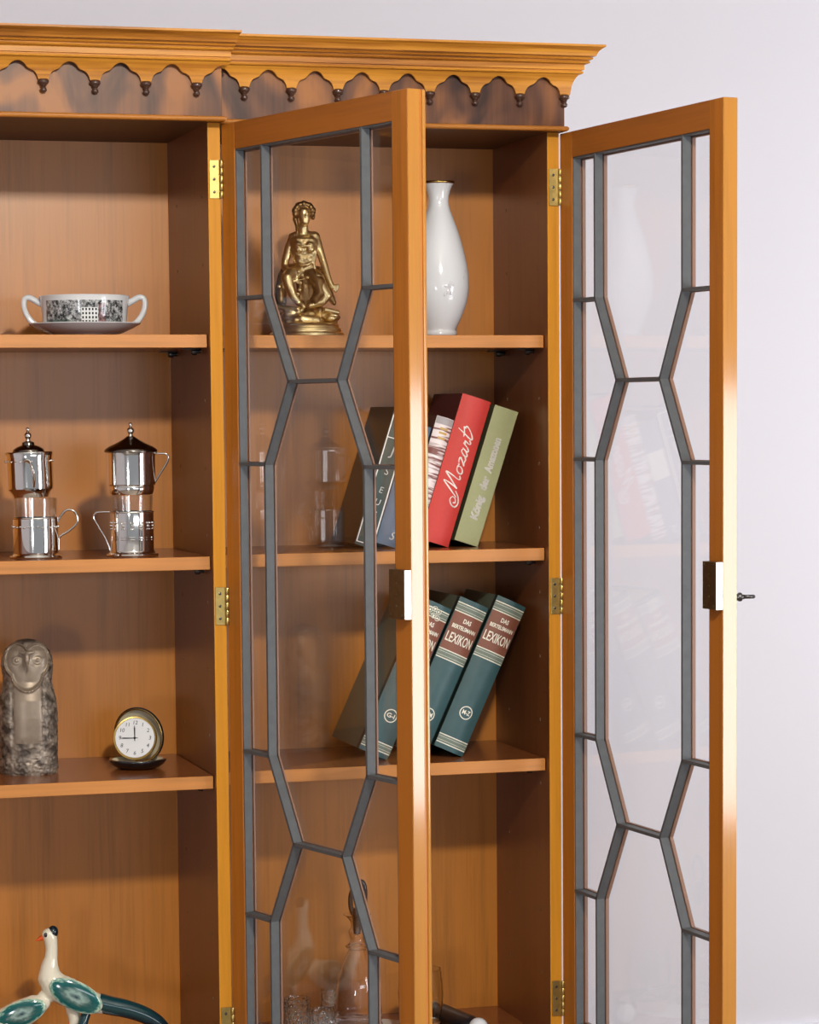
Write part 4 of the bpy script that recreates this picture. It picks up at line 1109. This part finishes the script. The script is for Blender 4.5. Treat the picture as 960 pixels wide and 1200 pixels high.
# dark tube with a white knob
a = Vector((-.1120, .175, DECK + .0135)); b_ = Vector((-.0890, .052, DECK + .0135))
bo = thing('flask', 'dark cylindrical flask lying on the deck with a round white cap', 'flask', (a.x, a.y, DECK))
dv = b_ - a; L = dv.length; u_ = dv.normalized()
bm = bmesh.new(); o0 = Vector((0, 0, .0135))
tube(bm, [o0 + u_ * q for q in (0, .002, .02, .06, L - .018, L - .010, L - .004)], [.010, .0130, .0134, .0134, .0134, .011, .0085], 28); link_mesh('body', bm, M['tube'], bo, None, 40)
bm = bmesh.new(); ball(bm, o0 + u_ * (L + .004) + Vector((0, 0, .001)), .0138, (1, .9, 1), 3); link_mesh('cap', bm, M['white'], bo, None, 180)

# ------------------------------------------------------------------ the room
def struct(name, bm, m):
    o = link_mesh(name, bm, m); o.location.z += FLOOR; o['kind'] = 'structure'; return o
FZ, CZ = -FLOOR, 1.30
bm = bmesh.new(); box(bm, -4.2, 2.9, -5.6, 2.45, FZ - .1, FZ); struct('floor', bm, M['floor'])
bm = bmesh.new(); box(bm, -4.3, 3.0, 2.4, 2.52, FZ, CZ); struct('wall_back', bm, M['wall'])
bm = bmesh.new(); box(bm, 2.9, 3.0, -5.6, 2.4, FZ, CZ); struct('wall_right', bm, M['wall'])
bm = bmesh.new(); box(bm, -4.3, -4.2, -5.6, 2.4, FZ, CZ); struct('wall_left', bm, M['wall'])
bm = bmesh.new(); box(bm, -4.3, 3.0, -5.6, 2.52, CZ, CZ + .1); struct('ceiling', bm, M['ceil'])
bm = bmesh.new(); box(bm, -4.2, 2.9, 2.385, 2.4, FZ, FZ + .08, .003); struct('baseboard_back', bm, M['wall'])

# ------------------------------------------------------------------ light
def area(name, loc, target, sx, sy, power, col):
    l = bpy.data.lights.new(name, 'AREA'); l.shape = 'RECTANGLE'; l.size = sx; l.size_y = sy; l.energy = power; l.color = col
    o = bpy.data.objects.new(name, l); COL.objects.link(o)
    p = Vector((loc[0], loc[1], loc[2] + FLOOR)); o.location = p
    o.rotation_euler = (Vector((target[0], target[1], target[2] + FLOOR)) - p).to_track_quat('-Z', 'Y').to_euler(); return o
area('key_lamp', (-.50, -2.3, .97), (-.4, .1, -.2), .12, .12, 36, (1.0, .94, .81))
area('left_window', (-2.84, -4.9, -.50), (-.4, .1, -.2), .40, .60, 28, (.97, .97, 1.0))
area('window_lamp', (1.20, -1.90, -.34), (-.1, -.3, -.3), .55, .80, 22, (.92, .95, 1.0))
area('front_window', (.55, -4.9, .12), (-.3, .2, .1), 2.2, .40, 19, (.92, .96, 1.0))
area('overhead_fill', (-.8, -2.2, 1.27), (-.8, -2.2, -1), 2.4, 1.6, 4, (1.0, .98, .96))  # broad dim fill added overhead for ambient light, no fitting behind it
area('wall_fill_left', (-4.0, 1.3, .25), (-.8, 2.4, .3), 1.0, 1.4, 18, (.93, .95, 1.0))  # unseen fill added to lift the left part of the back wall
area('wall_fill_right', (2.7, .9, -.15), (-.6, 2.4, -.3), 1.3, 1.7, 32, (.93, .96, 1.0))  # added fill, out of view, brightens the back wall towards the right
w = bpy.data.worlds.new('room'); scene.world = w; w.use_nodes = True
bg = w.node_tree.nodes['Background']; bg.inputs[0].default_value = (.80, .84, .90, 1); bg.inputs[1].default_value = .34

# ------------------------------------------------------------------ camera
cam = bpy.data.cameras.new('camera'); co = bpy.data.objects.new('camera', cam); COL.objects.link(co)
F, CX, CY, YAW, PITCH, ROLL = 3232.06, 488.23, 749.65, .27975, -.08222, -.00808
fw = Vector((math.sin(YAW), math.cos(YAW), 0)); rt = Vector((math.cos(YAW), -math.sin(YAW), 0)); up = Vector((0, 0, 1))
fw, up = fw * math.cos(PITCH) + up * math.sin(PITCH), up * math.cos(PITCH) - fw * math.sin(PITCH)
rt, up = rt * math.cos(ROLL) + up * math.sin(ROLL), up * math.cos(ROLL) - rt * math.sin(ROLL)
mw = Matrix((rt, up, -fw)).transposed().to_4x4(); mw.translation = (-1.19107, -3.5, .02043 + FLOOR)
co.matrix_world = mw
cam.sensor_fit = 'HORIZONTAL'; cam.sensor_width = 36; cam.lens = F / 960 * 36
cam.shift_x = (480 - CX) / 960; cam.shift_y = (CY - 600) / 960
cam.clip_start = .05
scene.camera = co
scene.view_settings.view_transform = 'Standard'; scene.view_settings.look = 'None'
scene.view_settings.gamma = 1; scene.view_settings.exposure = 0; scene.view_settings.use_curve_mapping = False
cy = scene.cycles
cy.use_denoising = True; cy.max_bounces = 10; cy.transparent_max_bounces = 32; cy.caustics_reflective = False; cy.caustics_refractive = False
cy.sample_clamp_indirect = 6
